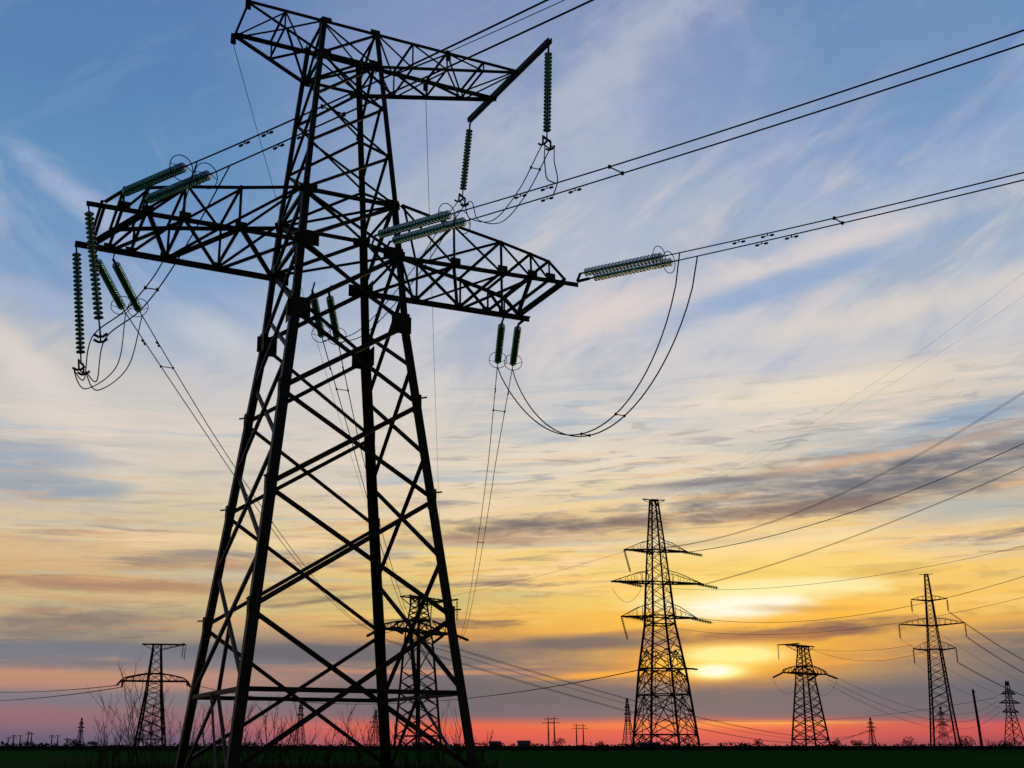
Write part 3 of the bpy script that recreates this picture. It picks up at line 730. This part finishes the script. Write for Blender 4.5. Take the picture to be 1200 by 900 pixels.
jumper('jumper pair hanging from the two strings of the tilted boom', [fwp(FM[0], 4.4), fwp(FM[1], 3.7)], [BM[0] + DB*.3, BM[1] + DB*.3],
       [Q1.lerp((fwp(FM[0], 4.4) + fwp(FM[1], 3.7))/2, .8), Q1.lerp((fwp(FM[0], 4.4) + fwp(FM[1], 3.7))/2, .4), Q1, Q1.lerp(Q2, .25) + Vector((0, 0, -1.3)), Q1.lerp(Q2, .55) + Vector((0, 0, -2.0)), Q1.lerp(Q2, .85) + Vector((0, 0, -1.2)), Q2, Q2.lerp(BM[1], .35) + Vector((0, .4, -.9)), Q2.lerp(BM[1], .75) + Vector((0, .5, -1.0))], (.36,))

# ------------------------------------------------------------------ distant towers
def lattice_body(root, HWf, levels, lw, bw, legmat='far_steel', horiz=(), k_from=None, yfac=1.0):
    c_ = lambda k, z: Vector((SG[k][0]*interp(z, HWf), SG[k][1]*interp(z, HWf)*yfac, z))
    zs = [p[0] for p in HWf]
    for k in range(4):
        m_ = MB()
        for z0, z1 in zip(zs, zs[1:]): m_.bar(c_(k, z0), c_(k, z1), lw if z0 < zs[-1]*.5 else lw*.75)
        m_.build('leg', M[legmat], root)
    for fi, (i, j) in enumerate(((0, 1), (1, 2), (2, 3), (3, 0))):
        m_ = MB()
        for a, b_ in zip(levels, levels[1:]):
            w = bw if a < levels[-1]*.45 else bw*.75
            m_.bar(c_(i, a), c_(j, b_), w, w*.5); m_.bar(c_(j, a), c_(i, b_), w, w*.5)
        for z in horiz: m_.bar(c_(i, z), c_(j, z), bw*1.5)
        m_.build('lattice_bracing', M[legmat], root)
    return c_
def tri_arm(root, L, z, rise, hw_, sx, w=.16, tipz=0.0, n=4, mat='far_steel', name='crossarm'):
    """bracket arm: two bottom chords meeting at the tip, top chords falling to the tip"""
    m_ = MB(); tip = Vector((sx*L, 0, z + tipz)); 
    for sy in (-1, 1):
        a = Vector((sx*hw_, sy*hw_, z)); t_ = Vector((sx*hw_, sy*hw_*.8, z + rise))
        m_.bar(a, tip, w*1.4); pk = t_.lerp(tip, .3) + Vector((0, 0, .12*rise)); m_.bar(t_, pk, w*.55); m_.bar(pk, tip, w*.55)
        for i in range(n):
            f0, f1 = i/n, (i + .5)/n
            m_.bar(a.lerp(tip, f1), t_.lerp(tip, min(1, f0 + .6/n)), w*.35)
    for i in range(1, n): m_.bar(Vector((sx*hw_, -hw_, z)).lerp(tip, i/n), Vector((sx*hw_, hw_, z)).lerp(tip, i/n), w*.6)
    return m_.build(name, M[mat], root)
def far_string(p, q, label, r=.2, group=None, n=12):
    p, q = Vector(p), Vector(q); m_ = MB(); L = (q - p).length; prof = [(.05, 0), (.05, .25)]
    for i in range(n):
        z = .3 + (L - .5)*i/n; prof += [(.06, z), (r, z + .03), (r, z + .12), (.06, z + .16)]
    prof += [(.05, L)]
    m_.lathe([(a, -b_) for a, b_ in prof], 7)
    o = m_.build('insulator_string', M['fitting']); o.location = p; o.rotation_mode = 'QUATERNION'; o.rotation_quaternion = (p - q).to_track_quat('Z', 'Y')
    return tag(o, label, 'insulator string', group)

# --- portal-armed tower like the near one
def portal_tower(T, label, group, arm, top=29.8, scale=1.0, desc='', flip=False, strings=True, base_hw=4.0):
    root = empty('lattice_tower', (*T['base'], 0), T['yaw']); tag(root, label, 'pylon', group)
    hw_ = [(0, base_hw), (arm - 3, min(2.1, base_hw*.62)), (arm, min(1.9, base_hw*.55)), (top - 1.5, 1.15), (top, 1.15)]
    lv = [0, 3.4, 6.4, 9.0, 11.4, 13.6, 15.6, arm - 3 + .4, arm - 1.2, arm, arm + 2.1] + [arm + 2.1 + (top - 1.5 - arm - 2.1)*i/3 for i in (1, 2, 3)] + [top]
    lattice_body(root, hw_, lv, .42, .2, horiz=(3.4, arm, arm + 2.1, top))
    for sx in (-1, 1):
        m_ = MB()
        P_ = [(2.0, 2.1), (4.2, 1.75), (6.2, 1.35), (8.0, .95), (9.3, .05)]
        for sy in (-1, 1):
            m_.bar((sx*2, sy*2, arm), (sx*9.4, sy*1.5, arm), .38)
            for (u, a), (v, b_) in zip(P_, P_[1:]):
                m_.bar((sx*u, sy*1.9, arm + a), (sx*v, sy*1.6, arm + b_), .28); m_.bar((sx*v, sy*1.8, arm), (sx*v, sy*1.6, arm + b_), .12); m_.bar((sx*u, sy*1.9, arm + a), (sx*v, sy*1.8, arm), .12)
        for (u, a), (v, b_) in zip(P_, P_[1:]): m_.bar((sx*u, -1.9, arm), (sx*v, 1.8, arm), .14); m_.bar((sx*v, -1.7, arm), (sx*v, 1.7, arm), .14)
        m_.build('crossarm', M['far_steel'], root)
    m_ = MB()
    for sy in (-1, 1):
        m_.bar((-4.2, sy*1.2, top), (7.6, sy*1.2, top), .24); m_.bar((-1.2, sy*1.2, top - 1.5), (-4.2, sy*1.2, top), .14); m_.bar((1.2, sy*1.2, top - 1.5), (7.6, sy*1.2, top), .16)
        for u in (2.7, 4.3, 6): m_.bar((u, sy*1.2, top - 1.5*(7.6 - u)/6.4), (u - 1.4, sy*1.2, top), .09)
    for u in (-4.2, -2.6, 2.7, 4.3, 6, 7.6): m_.bar((u, -1.2, top), (u, 1.2, top), .12)
    m_.bar((7.7, -3.6, top + .1), (7.7, 3.6, top + .1), .30)
    m_.build('crossarm', M['far_steel'], root)
    if strings:
        for (yy, nm) in ((-3.4, 'near'), (3.4, 'far')):
            far_string(at(T, 7.7, yy, top), at(T, 7.5, yy*1.05, top - 4.2), f'insulator string hanging from the {nm} boom end of {desc}', group='insulators of distant towers')
        for sx, nm in ((-1, 'first'), (1, 'second')):
            for s_, wd in ((-1, 'forward'), (1, 'backward')):
                p = at(T, sx*9.2, s_*1.5, arm - .05); q = at(T, sx*9.2 + sx*.5, s_*4.9, arm - 1.4)
                far_string(p, q, f'{"left" if (sx < 0) != flip else "right"} arm insulator string sloping {wd}, {desc}', r=.3, group='insulators of distant towers')
    return root
portal_tower(T5, 'lattice tower seen between the right legs of the near tower, the next of its line', 'distant portal towers', 23.2, desc='the tower behind the near legs', base_hw=3.25)
T4 = dict(base=(-86.4, 332.0), yaw=R(8)); portal_tower(T4, 'squat dark lattice tower just left of the near tower feet', 'distant portal towers', 19.4, desc='the squat left tower')
T2 = dict(base=(101.9, 338.0), yaw=R(180 + 42)); portal_tower(T2, 'squat lattice tower right of the setting sun with its long top arm to the left', 'distant portal towers', 21.9, desc='the squat tower right of the sun', flip=True)
for T, nm in ((T4, 'the squat left tower'), (T2, 'the squat tower right of the sun')):
    for sx in (-1, 1):
        a = at(T, sx*9.7, -4.8, (19.4 if T is T4 else 21.9) - 1.6); c_ = at(T, sx*9.6, 4.6, (19.4 if T is T4 else 21.9) - 1.6)
        sd_ = 'left' if (sx < 0) != (T is T2) else 'right'
        bundle('jumper_loop', f'thin drooping jumper under the {sd_} arm of {nm}', [sagline(a, c_, 4.4, 24)], .035, group='jumpers of distant towers', n=5)

# --- tall three-level anchor tower in front of the sun
T1 = dict(base=(38.8, 218.0), yaw=R(12))
t1 = empty('lattice_tower', (*T1['base'], 0), T1['yaw'])
tag(t1, 'tallest distant lattice tower with three levels of arms standing left of the setting sun', 'pylon', 'distant three-level towers')
hw1 = [(0, 4.8), (15.4, 3.35), (23.8, 2.2), (31.8, 1.75), (38.0, 1.35), (48.0, .6)]
lv1 = [0, 3.6, 7.4, 10.8, 13.8, 16.8, 19.2, 21.6, 23.8, 25.4, 27.4, 29.4, 31.8, 34.0, 36.0, 38.0, 39.8, 41.6, 43.2, 44.8, 46.4, 48.0]
cf = lattice_body(t1, hw1, lv1, .34, .15, horiz=(3.6, 10.8, 15.4, 23.8, 25.4, 31.8, 38.0, 48.0))
for fi, (i, j) in enumerate(((0, 1), (1, 2), (2, 3), (3, 0))):     # secondary bracing in the wide lower panels
    m_ = MB()
    for a, b_ in ((0, 3.6), (3.6, 10.8), (10.8, 15.4), (15.4, 19.2)):
        mt = (cf(i, b_) + cf(j, b_))/2; mb_ = (cf(i, a) + cf(j, a))/2
        for k in (i, j):
            m_.bar(mt, cf(k, a), .16, .1); m_.bar(cf(k, (a + b_)/2), cf(k, a).lerp(mt, .5), .11); m_.bar(cf(k, (a + b_)/2), mt, .11)
        m_.bar(mt, mb_, .1)
    m_.build('lattice_bracing', M['far_steel'], t1)
for sx in (-1, 1):
    tri_arm(t1, 6.6, 38.0, 1.9, 1.35, sx, .2); tri_arm(t1, 9.4, 31.8, 2.2, 1.75, sx, .22, n=6); tri_arm(t1, 7.7, 25.2, 2.4, 2.1, sx, .2, n=5)
    m_ = MB(); m_.bar((0, 0, 48.0), (sx*2.3, 0, 48.15), .2); m_.bar((sx*.5, 0, 47.2), (sx*2.3, 0, 48.1), .1); m_.build('peak_bar', M['far_steel'], t1)
m_ = MB()
for sx in (-1, 1):
    m_.bar((sx*3.3, -3.5, 15.5), (sx*5.6, -3.5, 15.3), .28)
m_.bar((-5.2, -3.6, 15.4), (5.0, -3.6, 15.4), .3); m_.build('platform_beam', M['far_steel'], t1)
for (L_, z, nm) in ((6.6, 38.0, 'top'), (9.4, 31.8, 'middle'), (7.7, 25.2, 'bottom')):
    if nm != 'middle': far_string(at(T1, -L_, -.1, z), at(T1, -L_ + .7, -1.2, z - 4.6), f'insulator string hanging from the left {nm} arm of the tallest distant tower', group='insulators of distant towers', r=.24)
    far_string(at(T1, -L_ + 1.6, -.7, z - .1), at(T1, -L_ + 5.0, -3.5, z - 1.3), f'sloping insulator string under the left {nm} arm of the tallest distant tower', group='insulators of distant towers', r=.3)
    far_string(at(T1, L_ - 1.6, -.6, z - .1), at(T1, L_ + 1.6, -3.4, z - 1.2), f'sloping insulator string at the right {nm} arm of the tallest distant tower', group='insulators of distant towers', r=.3)
bundle('jumper_loop', 'thin drooping jumper under the left middle arm of the tallest distant tower', [sagline(at(T1, -8.8, 1.5, 30.8), at(T1, -4.6, -3.5, 30.4), 2.8, 24)], .035, group='jumpers of distant towers', n=5)

# --- slender double-circuit suspension tower on the right
def suspension_tower(T, label, group, k=1.0, lw=.26, bw=.12, full=True, name='lattice_tower'):
    root = empty(name, (*T['base'], 0), T['yaw']); tag(root, label, 'pylon', group)
    hw_ = [(0, 2.9), (10, 2.15), (23.4, 1.35), (28.9, 1.0), (34.8, .7), (41.0, .35)]
    zz = [0]; 
    while zz[-1] < 40.4: zz.append(zz[-1] + max(1.0, interp(zz[-1], hw_)*.95))
    zz[-1] = 41.0
    if full:
        cf_ = lattice_body(root, hw_, zz, lw, bw, horiz=(23.4, 28.9, 34.8, 41.0))
    else:
        lattice_body(root, hw_, zz[::2] + [41.0], lw, bw, horiz=(23.4, 28.9, 34.8))
    for sx in (-1, 1):
        tri_arm(root, 4.0, 34.8, 1.1, .75, sx, .15 if full else .35, tipz=.35, n=3)
        tri_arm(root, 7.3, 28.9, 1.7, 1.05, sx, .17 if full else .4, tipz=.5, n=5)
        tri_arm(root, 4.7, 23.2, 1.9, 1.4, sx, .17 if full else .35, tipz=.4, n=3)
        m_ = MB(); m_.bar((0, 0, 41), (sx*1.6, 0, 41.05), .14 if full else .3); m_.build('peak_bar', M['far_steel'], root)
    return root
T3 = dict(base=(112.3, 270.0), yaw=R(-14))
suspension_tower(T3, 'tall slender lattice tower with three arm levels near the right edge', 'distant slender towers')
for (L_, z, sl_, nm) in ((4.0, 35.1, 3.0, 'top'), (7.3, 29.4, 3.5, 'middle'), (4.7, 23.6, 3.5, 'bottom')):
    for sx, sd_ in ((-1, 'left'), (1, 'right')):
        far_string(at(T3, sx*L_, 0, z), at(T3, sx*L_, 0, z - sl_), f'insulator string hanging from the slender tower, {nm} arm, {sd_} tip', group='insulators of distant towers', r=.2)

# --- horizon towers
def small_anchor(base, yaw, label, group, h=48.0, w=.42):
    root = empty('lattice_tower', (*base, 0), yaw); tag(root, label, 'pylon', group); k = h/48.0; m_ = MB()
    hh = [(0, 5.2*k), (24*k, 2.2*k), (48*k, .7*k)]
    c_ = lambda q, z: Vector((SG[q][0]*interp(z, hh), SG[q][1]*interp(z, hh), z))
    for q in range(4):
        m_.bar(c_(q, 0), c_(q, 24*k), w*1.1); m_.bar(c_(q, 24*k), c_(q, 48*k), w)
    zz = [0, 6, 11.5, 16, 20, 24, 27.5, 31, 34.5, 38, 43, 48]
    for i, j in ((0, 1), (1, 2), (2, 3), (3, 0)):
        for a, b_ in zip(zz, zz[1:]): m_.bar(c_(i, a*k), c_(j, b_*k), w*.5); m_.bar(c_(j, a*k), c_(i, b_*k), w*.5)
    m_.build('lattice_body', M['far_steel'], root)
    for L_, z in ((6.6, 38.5), (9.4, 32), (7.7, 25.5)):
        for sx in (-1, 1): tri_arm(root, L_*k, z*k, 2.2*k, 1.6*k, sx, w*1.0, n=3)
    return root
small_anchor((408.5, 860), R(20), 'dark three-level lattice tower standing at the right edge of the picture', 'horizon towers', w=.62)
small_anchor((589.5, 1420), R(10), 'small dark three-level tower seen through the legs of the slender right tower', 'horizon towers')
small_anchor((173.1, 1180), R(60), 'slim three-level tower touching the left foot of the tallest distant tower', 'horizon towers', 48, .5)
small_anchor((-480.4, 1500), R(70), 'lone small tower on the left horizon', 'horizon towers', 36, .55)
small_anchor((-89.3, 1300), R(30), 'small tower seen through the near legs, right of centre', 'horizon towers', 40, .45)
small_anchor((-133.2, 1000), R(75), 'small tower seen through the near legs, left of centre', 'horizon towers', 40, .4)
T7 = dict(base=(478.0, 1350), yaw=R(200))
r7 = small_anchor(T7['base'], T7['yaw'], 'small tower on the horizon between the squat and the slender right towers', 'horizon towers', 33, .5)

def tiny_mast(base, h, label, arms=2, w=.45, group='poles along the horizon', span=6.0, cat='pole'):
    root = empty('power_pole', (*base, 0), R(10)); tag(root, label, cat, group)
    m_ = MB()
    m_.bar((-.9, 0, 0), (0, 0, h), w); m_.bar((.9, 0, 0), (0, 0, h), w)
    for i in range(5):
        z = h*(i + .5)/6; u = .9*(1 - z/h); m_.bar((-u, 0, z), (u, 0, z + 1), w*.5)
    m_.build('mast', M['far_steel'], root)
    for i in range(arms):
        m_ = MB(); z = h*(.93 - .13*i); L_ = span*(.7 if i != 1 else 1.0)/2
        m_.bar((-L_, 0, z), (L_, 0, z), w*.9)
        for sx in (-1, 1): m_.bar((sx*L_, 0, z), (sx*L_, 0, z - 1.6), w*.5)
        m_.build('crossarm', M['far_steel'], root)
    return root
for i, (px_, D, h, lab) in enumerate(((133.5, 1700, 42, 'leftmost of four'), (143.8, 1720, 43, 'second of four from the left'),
                        (204.9, 2000, 38, 'third of four from the left'), (218.7, 2020, 38, 'rightmost of four'))):
    tiny_mast((px_, D), h, 'thin double-arm mast on the coral horizon, ' + lab, span=16, w=.9)
left_px = (9, 15, 23, 32, 36, 60, 67, 78)
for i, px_ in enumerate(left_px):
    D = 2200 + 40*(i % 3); h = (17, 22, 22, 28, 26, 22, 21, 16)[i]
    x_ = (px_ - 534.7)*(D*.9618)/1326
    ordn = ('leftmost', 'second', 'third', 'fourth', 'fifth', 'sixth', 'seventh', 'rightmost')[i]
    tiny_mast((x_, D), h, f'tiny mast on the far left horizon, {ordn} of the row of eight', arms=1 + i % 2, w=1.1, span=12, group='tiny masts on the left horizon')

# wooden pole
wp = MB(); wp.path([(0, 0, 0), (.02, 0, 4), (-.05, 0, 9.1)], .22, 10, r_end=.15)
pole = wp.build('wooden_pole', M['wood']); pole.location = (71.5, 160, 0); pole.rotation_euler = (R(1), R(-2.2), 0)
tag(pole, 'bare dark wooden pole leaning slightly beside the right edge tower', 'pole')
m_ = MB(); m_.bar((-.25, 0, 8.7), (.28, 0, 8.75), .12); m_.build('pole_bracket', M['fitting'], pole)

# ------------------------------------------------------------------ distant wires
def fw(desc, p, q, sag, r=.045, r_end=None, twin=0.0, n=40):
    ls = [sagline(p, q, sag, n)]
    if twin: ls.append(sagline(Vector(p) + Vector((twin*.8, twin*.5, 0)), Vector(q) + Vector((twin*.8, twin*.5, .1)), sag, n))
    return bundle('overhead_conductor', desc, ls, r, group='conductors of distant lines', n=5, r_end=r_end)
E0 = Vector((75, 100, 0)); EO = Vector((.95, .3, 0))
def E(t_, z): v = E0 + EO*t_; v.z = z; return v
fw('twin wires from the top left arm of the tallest distant tower to the right edge', at(T1, -6.6, 0, 38), E(-6.6, 43.91), 6.61, .035, .022, twin=.6)
fw('twin wires from the top right arm of the tallest distant tower to the right edge', at(T1, 6.6, 0, 38), E(6.6, 42.55), 4.06, .035, .022, twin=.35)
fw('twin wires from the middle right arm of the tallest distant tower to the right edge', at(T1, 9.4, 0, 31.8), E(9.4, 40.91), 2.41, .035, .022, twin=.5)
fw('faint wire from the middle left arm of the tallest distant tower', at(T1, -9.4, 0, 31.8), E(-9.4, 22.69), 4.28, .03, .02)
fw('wire from the bottom right arm of the tallest distant tower crossing the slender tower', at(T1, 7.7, 0, 25.2), E(7.7, 27.97), 5.94, .04, .03, twin=.3)
fw('faint wire from the bottom left arm of the tallest distant tower', at(T1, -7.7, 0, 25.2), E(-7.7, 19.27), 5.69, .03, .018)
fw('very thin earth wire high over the right sky, left of two', at(T1, -1.5, 0, 47.6), E(-2, 60.22), 4.99, .010, .010)
fw('very thin earth wire high over the right sky, right of two', at(T1, 1.5, 0, 47.6), E(2, 59.21), 3.78, .010, .010)
fw('upper wire from the tower behind the near legs running right to the horizon', at(T5, 9.3, 2, 21.3), (478 + 6, 1350, 21), 14.0, .05, .12, twin=1.4)
fw('middle wire from the tower behind the near legs running right to the horizon', at(T5, 2.0, 2, 21.3), (478, 1350, 20), 15.0, .05, .12)
fw('lower wire from the tower behind the near legs running right to the horizon', at(T5, -9.3, 2, 21.3), (478 - 6, 1350, 19), 17.0, .05, .12, twin=1.4)
fw('sagging wires between the squat left tower and the tallest distant tower', at(T4, 9.3, 0, 18.8), at(T1, -5.5, -3.5, 15.2), 6.0, .05, .05, twin=1.0)
fw('upper wires leaving the left frame edge from the squat left tower', at(T4, -9.7, -4.8, 18.0), (-180, 300, 21.5), 4.0, .06, .06, twin=.8)
fw('lower wires leaving the left frame edge from the squat left tower', at(T4, -9.7, 4.8, 18.0), (-190, 320, 17.2), 4.2, .06, .06, twin=.8)
fw('pale wire running left from the top arm of the tallest distant tower', at(T1, -6.6, 0, 37.6), at(T5, 4, 0, 29.8), .6, .022, .022)
for i, (z, zz_, sg_) in enumerate(((23.0, 37, 6), (21.2, 33, 7), (19.8, 29, 8))):
    fw(f'{("upper", "middle", "lower")[i]} wire from the squat tower right of the sun down to the edge tower', at(T2, -9.6, 1.5, z - .6), (408.5 - 8, 860, zz_ - 3), sg_ + 5, .05, .10)
for i, (L_, z, ze) in enumerate(((4.0, 32.0, 26), (7.3, 26.0, 20), (4.7, 20.2, 16))):
    nm = ('top', 'middle', 'bottom')[i]
    fw(f'wire falling right from the {nm} right arm of the slender tower', at(T3, L_, 0, z), (112.3 + 190 + L_, 540, ze + 3), 6.0, .055, .07, twin=.6)
    fw(f'thin wire passing from the {nm} left arm of the slender tower down to the right', at(T3, -L_, 0, z), (112.3 + 190 - L_, 540, ze), 8.0, .03, .05)
fw('upper wire from the squat tower right of the sun to the slender tower', at(T2, 7.6, 0, 29.5), at(T3, -4.5, 0, 24.5), 1.5, .045, .04)
fw('lower wire from the squat tower right of the sun to the slender tower', at(T2, -4.0, 0, 29.3), (108, 262, 22.6), 3.0, .045, .04)
fw('low wire sagging from the slim horizon tower to the right edge tower', (173.1, 1180, 36), (400, 862, 36), 14, .10, .10, twin=1.5)

# ------------------------------------------------------------------ vegetation
def leaf_blob(m_, c_, rx, ry, rz, n, s_):
    for _ in range(n):
        a = rnd.uniform(0, 2*math.pi); u = rnd.uniform(-1, 1); rr_ = rnd.uniform(.45, 1.0)**.5
        p = Vector((c_[0] + rx*rr_*math.cos(a)*math.sqrt(1 - u*u), c_[1] + ry*rr_*math.sin(a)*math.sqrt(1 - u*u), c_[2] + rz*rr_*u))
        if p.z < 0: p.z = abs(p.z)*.3
        x = Vector((rnd.uniform(-1, 1), rnd.uniform(-1, 1), rnd.uniform(-1, 1))).normalized(); y = x.orthogonal().normalized(); ss = s_*rnd.uniform(.5, 1.4)
        m_.poly([p - x*ss, p + y*ss*.6, p + x*ss, p - y*ss*.6], [(0, 1, 2, 3)])
m_ = MB()
x = -1500.0
while x < 1500:
    D = 1150 + 120*math.sin(x*.004) + rnd.uniform(-60, 60)
    h = 3.2 + 1.8*math.sin(x*.011 + 1)*math.sin(x*.037) + (2.5 if rnd.random() < .12 else 0)*rnd.random()
    w = rnd.uniform(6, 13); leaf_blob(m_, (x, D, h*.35), w, 5, max(2.0, h)*.75, 24, 1.3)
    x += w*.55
o = m_.build('distant_tree_line', M['leaf']); tag(o, 'low dark line of trees and hedges along the horizon', 'tree line', kind='stuff')

def bush(x, y, h, w, label, bare=False):
    root = empty('bush', (x, y, 0)); tag(root, label, 'bush', 'bushes along the field edge')
    tk = MB()
    for i in range(7):
        a = rnd.uniform(0, 6.28); tk.path([(0, 0, 0), (math.cos(a)*w*.15, math.sin(a)*w*.15, h*.4), (math.cos(a)*w*.4, math.sin(a)*w*.3, h*rnd.uniform(.7, 1.0))], .16, 5, r_end=.03)
    tk.build('trunk', M['twig'], root)
    if not bare:
        lf = MB()
        for i in range(6): leaf_blob(lf, (rnd.uniform(-.35, .35)*w, rnd.uniform(-.3, .3)*w, h*rnd.uniform(.3, .72)), w*.28, w*.28, h*.25, 60, .32)
        lf.build('crown', M['leaf'], root)
def bxp(px_, D): return (px_ - 534.7)*(D*.9618)/1326
for px_, D, h, w, lab in ((654, 700, 7, 9, 'round dark bush below the left pair of horizon masts'), (980, 420, 4.5, 4, 'small pointed bush at the right foot of the squat tower'),
                          (1005, 600, 5, 6, 'small dark bush between the squat tower and the small horizon tower'), (1063, 620, 7, 10, 'broad dark bush left of the slender tower legs'),
                          (889, 700, 6, 5, 'small bush left of the squat tower right of the sun'), (873, 900, 5, 7, 'low bush under the setting sun'), (1133, 480, 6, 6, 'ragged dark bush left of the wooden pole'),
                          (33, 900, 6, 10, 'low dark bush near the left edge masts'), (86, 800, 7, 12, 'dark bush under the lone left horizon tower'), (107, 760, 5, 7, 'low bush right of the lone left horizon tower'), (706, 900, 6, 7, 'small bush right of the thin horizon masts'), (1183, 500, 5, 8, 'low bush at the foot of the right edge tower')):
    bush(bxp(px_, D), D, h, w, lab)
bush(bxp(1163, 190), 190, 2.8, 4.0, 'leafless brown bush just right of the wooden pole', True)

# leafless shrubs and tall dry stems round the foot of the near tower
def stem(m_, p, d_, L_, r_, depth):
    n = 5; pts = [Vector(p)]; d_ = Vector(d_).normalized()
    for i in range(n):
        d_ = (d_ + Vector((rnd.uniform(-.13, .13), rnd.uniform(-.13, .13), rnd.uniform(-.05, .08)))).normalized(); pts.append(pts[-1] + d_*L_/n)
    m_.path(pts, r_, 4, r_end=r_*.35)
    if depth > 0:
        for i in range(2, n + 1):
            for _ in range(rnd.choice((1, 2))):
                a = Vector((rnd.uniform(-1, 1), rnd.uniform(-1, 1), rnd.uniform(.2, 1.0))).normalized()
                stem(m_, pts[i], (d_*.9 + a*.8), L_*rnd.uniform(.22, .42), r_*.55, depth - 1)
def dry_shrub(px_, D, h, spread, n, label, lean=0.0):
    root = MB()
    for i in range(n):
        a = rnd.uniform(0, 6.28); sp_ = spread*rnd.uniform(.1, 1)
        stem(root, (math.cos(a)*.35, math.sin(a)*.35, 0), (math.cos(a)*sp_ + lean, math.sin(a)*sp_*.6, 1.0), h*rnd.uniform(.35, 1.02), rnd.uniform(.014, .032), 2)
    o = root.build('dry_shrub', M['twig']); o.location = (bxp(px_, D), D, 0); tag(o, label, 'shrub', 'leafless shrubs round the near tower')
SH = [(112, 62, 1.9, .5, 4, 0, 'sparse leafless shrub, leftmost, well left of the squat left tower'), (131, 60, 3.7, .18, 4, 0, 'tall upright leafless stems left of the squat left tower'),
      (150, 66, 2.9, .5, 6, -.1, 'leafless shrub at the left foot of the squat left tower'), (172, 58, 4.2, .35, 6, -.3, 'tall leafless shrub arching left across the squat left tower'),
      (196, 64, 3.6, .45, 6, .1, 'leafless shrub between the squat left tower and the near leg'), (232, 60, 3.6, .5, 7, 0, 'leafless shrub inside the leftmost pair of near legs'),
      (262, 66, 3.2, .4, 5, .1, 'leafless shrub just left of the thick near leg'), (300, 62, 2.4, .5, 6, 0, 'leafless shrub right of the thick near leg'), (322, 60, 3.2, .4, 6, .1, 'leafless shrub a little left of the near tower centre'),
      (352, 66, 2.6, .5, 6, 0, 'leafless shrub at the middle of the near tower base'), (378, 64, 2.1, .5, 5, 0, 'low leafless shrub right of the base middle'), (414, 62, 3.3, .35, 6, .05, 'taller leafless shrub left of the third near leg'),
      (436, 66, 2.5, .5, 6, 0, 'leafless shrub touching the third near leg'), (470, 64, 2.3, .5, 5, 0, 'leafless shrub below the tower behind the near legs'), (500, 68, 2.2, .45, 5, 0, 'leafless shrub right of the tower behind the near legs'),
      (528, 60, 3.1, .25, 5, -.15, 'leafless shrub left of the right near leg'), (548, 66, 2.2, .5, 5, 0, 'leafless shrub behind the right near leg'), (572, 64, 1.7, .35, 3, -.3, 'few dry stems leaning left, right of the near tower')]
for px_, D, h, spd, n, ln, lab in SH: dry_shrub(px_, D, h, spd, n + 4, lab, ln)
# rough dead grass under them
m_ = MB()
for _ in range(16000):
    px_ = rnd.gauss(330, 150); D = rnd.uniform(52, 90)
    if px_ < 60 or px_ > 590: continue
    x_ = bxp(px_, D); h = rnd.uniform(.12, .55)*(1.0 if rnd.random() > .06 else 1.8); a = rnd.uniform(0, 3.14); w = rnd.uniform(.01, .025)
    dx_, dy_ = math.cos(a)*w, math.sin(a)*w; lx, ly = rnd.uniform(-.3, .3)*h, rnd.uniform(-.3, .3)*h
    m_.poly([(x_ - dx_, D - dy_, 0), (x_ + dx_, D + dy_, 0), (x_ + lx, D + ly, h)], [(0, 1, 2)])
tag(m_.build('dry_grass', M['twig']), 'dead brown grass tufts round the near tower feet', 'grass', kind='stuff')

# ------------------------------------------------------------------ farm buildings on the horizon
def shed(px_, D, w, dpt, h, mat, label, name='farm_building', nwin=4):
    root = empty(name, (bxp(px_, D), D, 0), R(6)); tag(root, label, 'building', 'farm buildings on the horizon')
    m_ = MB(); m_.poly([(-w/2, -dpt/2, 0), (w/2, -dpt/2, 0), (w/2, dpt/2, 0), (-w/2, dpt/2, 0), (-w/2, -dpt/2, h), (w/2, -dpt/2, h), (w/2, dpt/2, h), (-w/2, dpt/2, h), (-w/2, 0, h*1.35), (w/2, 0, h*1.35)],
                       [(0, 1, 5, 4), (2, 3, 7, 6), (1, 2, 6, 9, 5), (3, 0, 4, 8, 7)]); m_.build('wall', M[mat], root)
    m_ = MB(); ov = .6
    for sy in (-1, 1):
        a = Vector((0, sy*dpt/4, h*1.175 + .12)); m_.plate(a, (1, 0, 0), (0, -sy*dpt/2, h*.35), .2, w + 2*ov, dpt/2*1.12)
    m_.build('roof', M['roof'], root)
    for i in range(nwin):
        m_ = MB(); x_ = -w/2 + w*(i + .5)/nwin; m_.plate((x_, -dpt/2 - .05, h*.55), (1, 0, 0), (0, 0, 1), .06, w/nwin*.4, h*.28); m_.build('window', M['window'], root)
    m_ = MB(); m_.plate((w*.02, -dpt/2 - .06, h*.28), (1, 0, 0), (0, 0, 1), .08, w*.06, h*.5); m_.build('door', M['roof'], root)
shed(614, 1100, 11, 8, 4.6, 'wall', 'pale grey gabled shed on the horizon left of the horizon masts')
shed(580, 1100, 10, 8, 4.2, 'brick', 'small dark brick building on the horizon right of the near tower')
shed(492, 1100, 14, 9, 3.6, 'wall', 'low pale shed seen through the right legs of the near tower')
shed(760, 1000, 18, 9, 3.2, 'wall', 'long low shed behind the foot of the tallest distant tower', nwin=5)
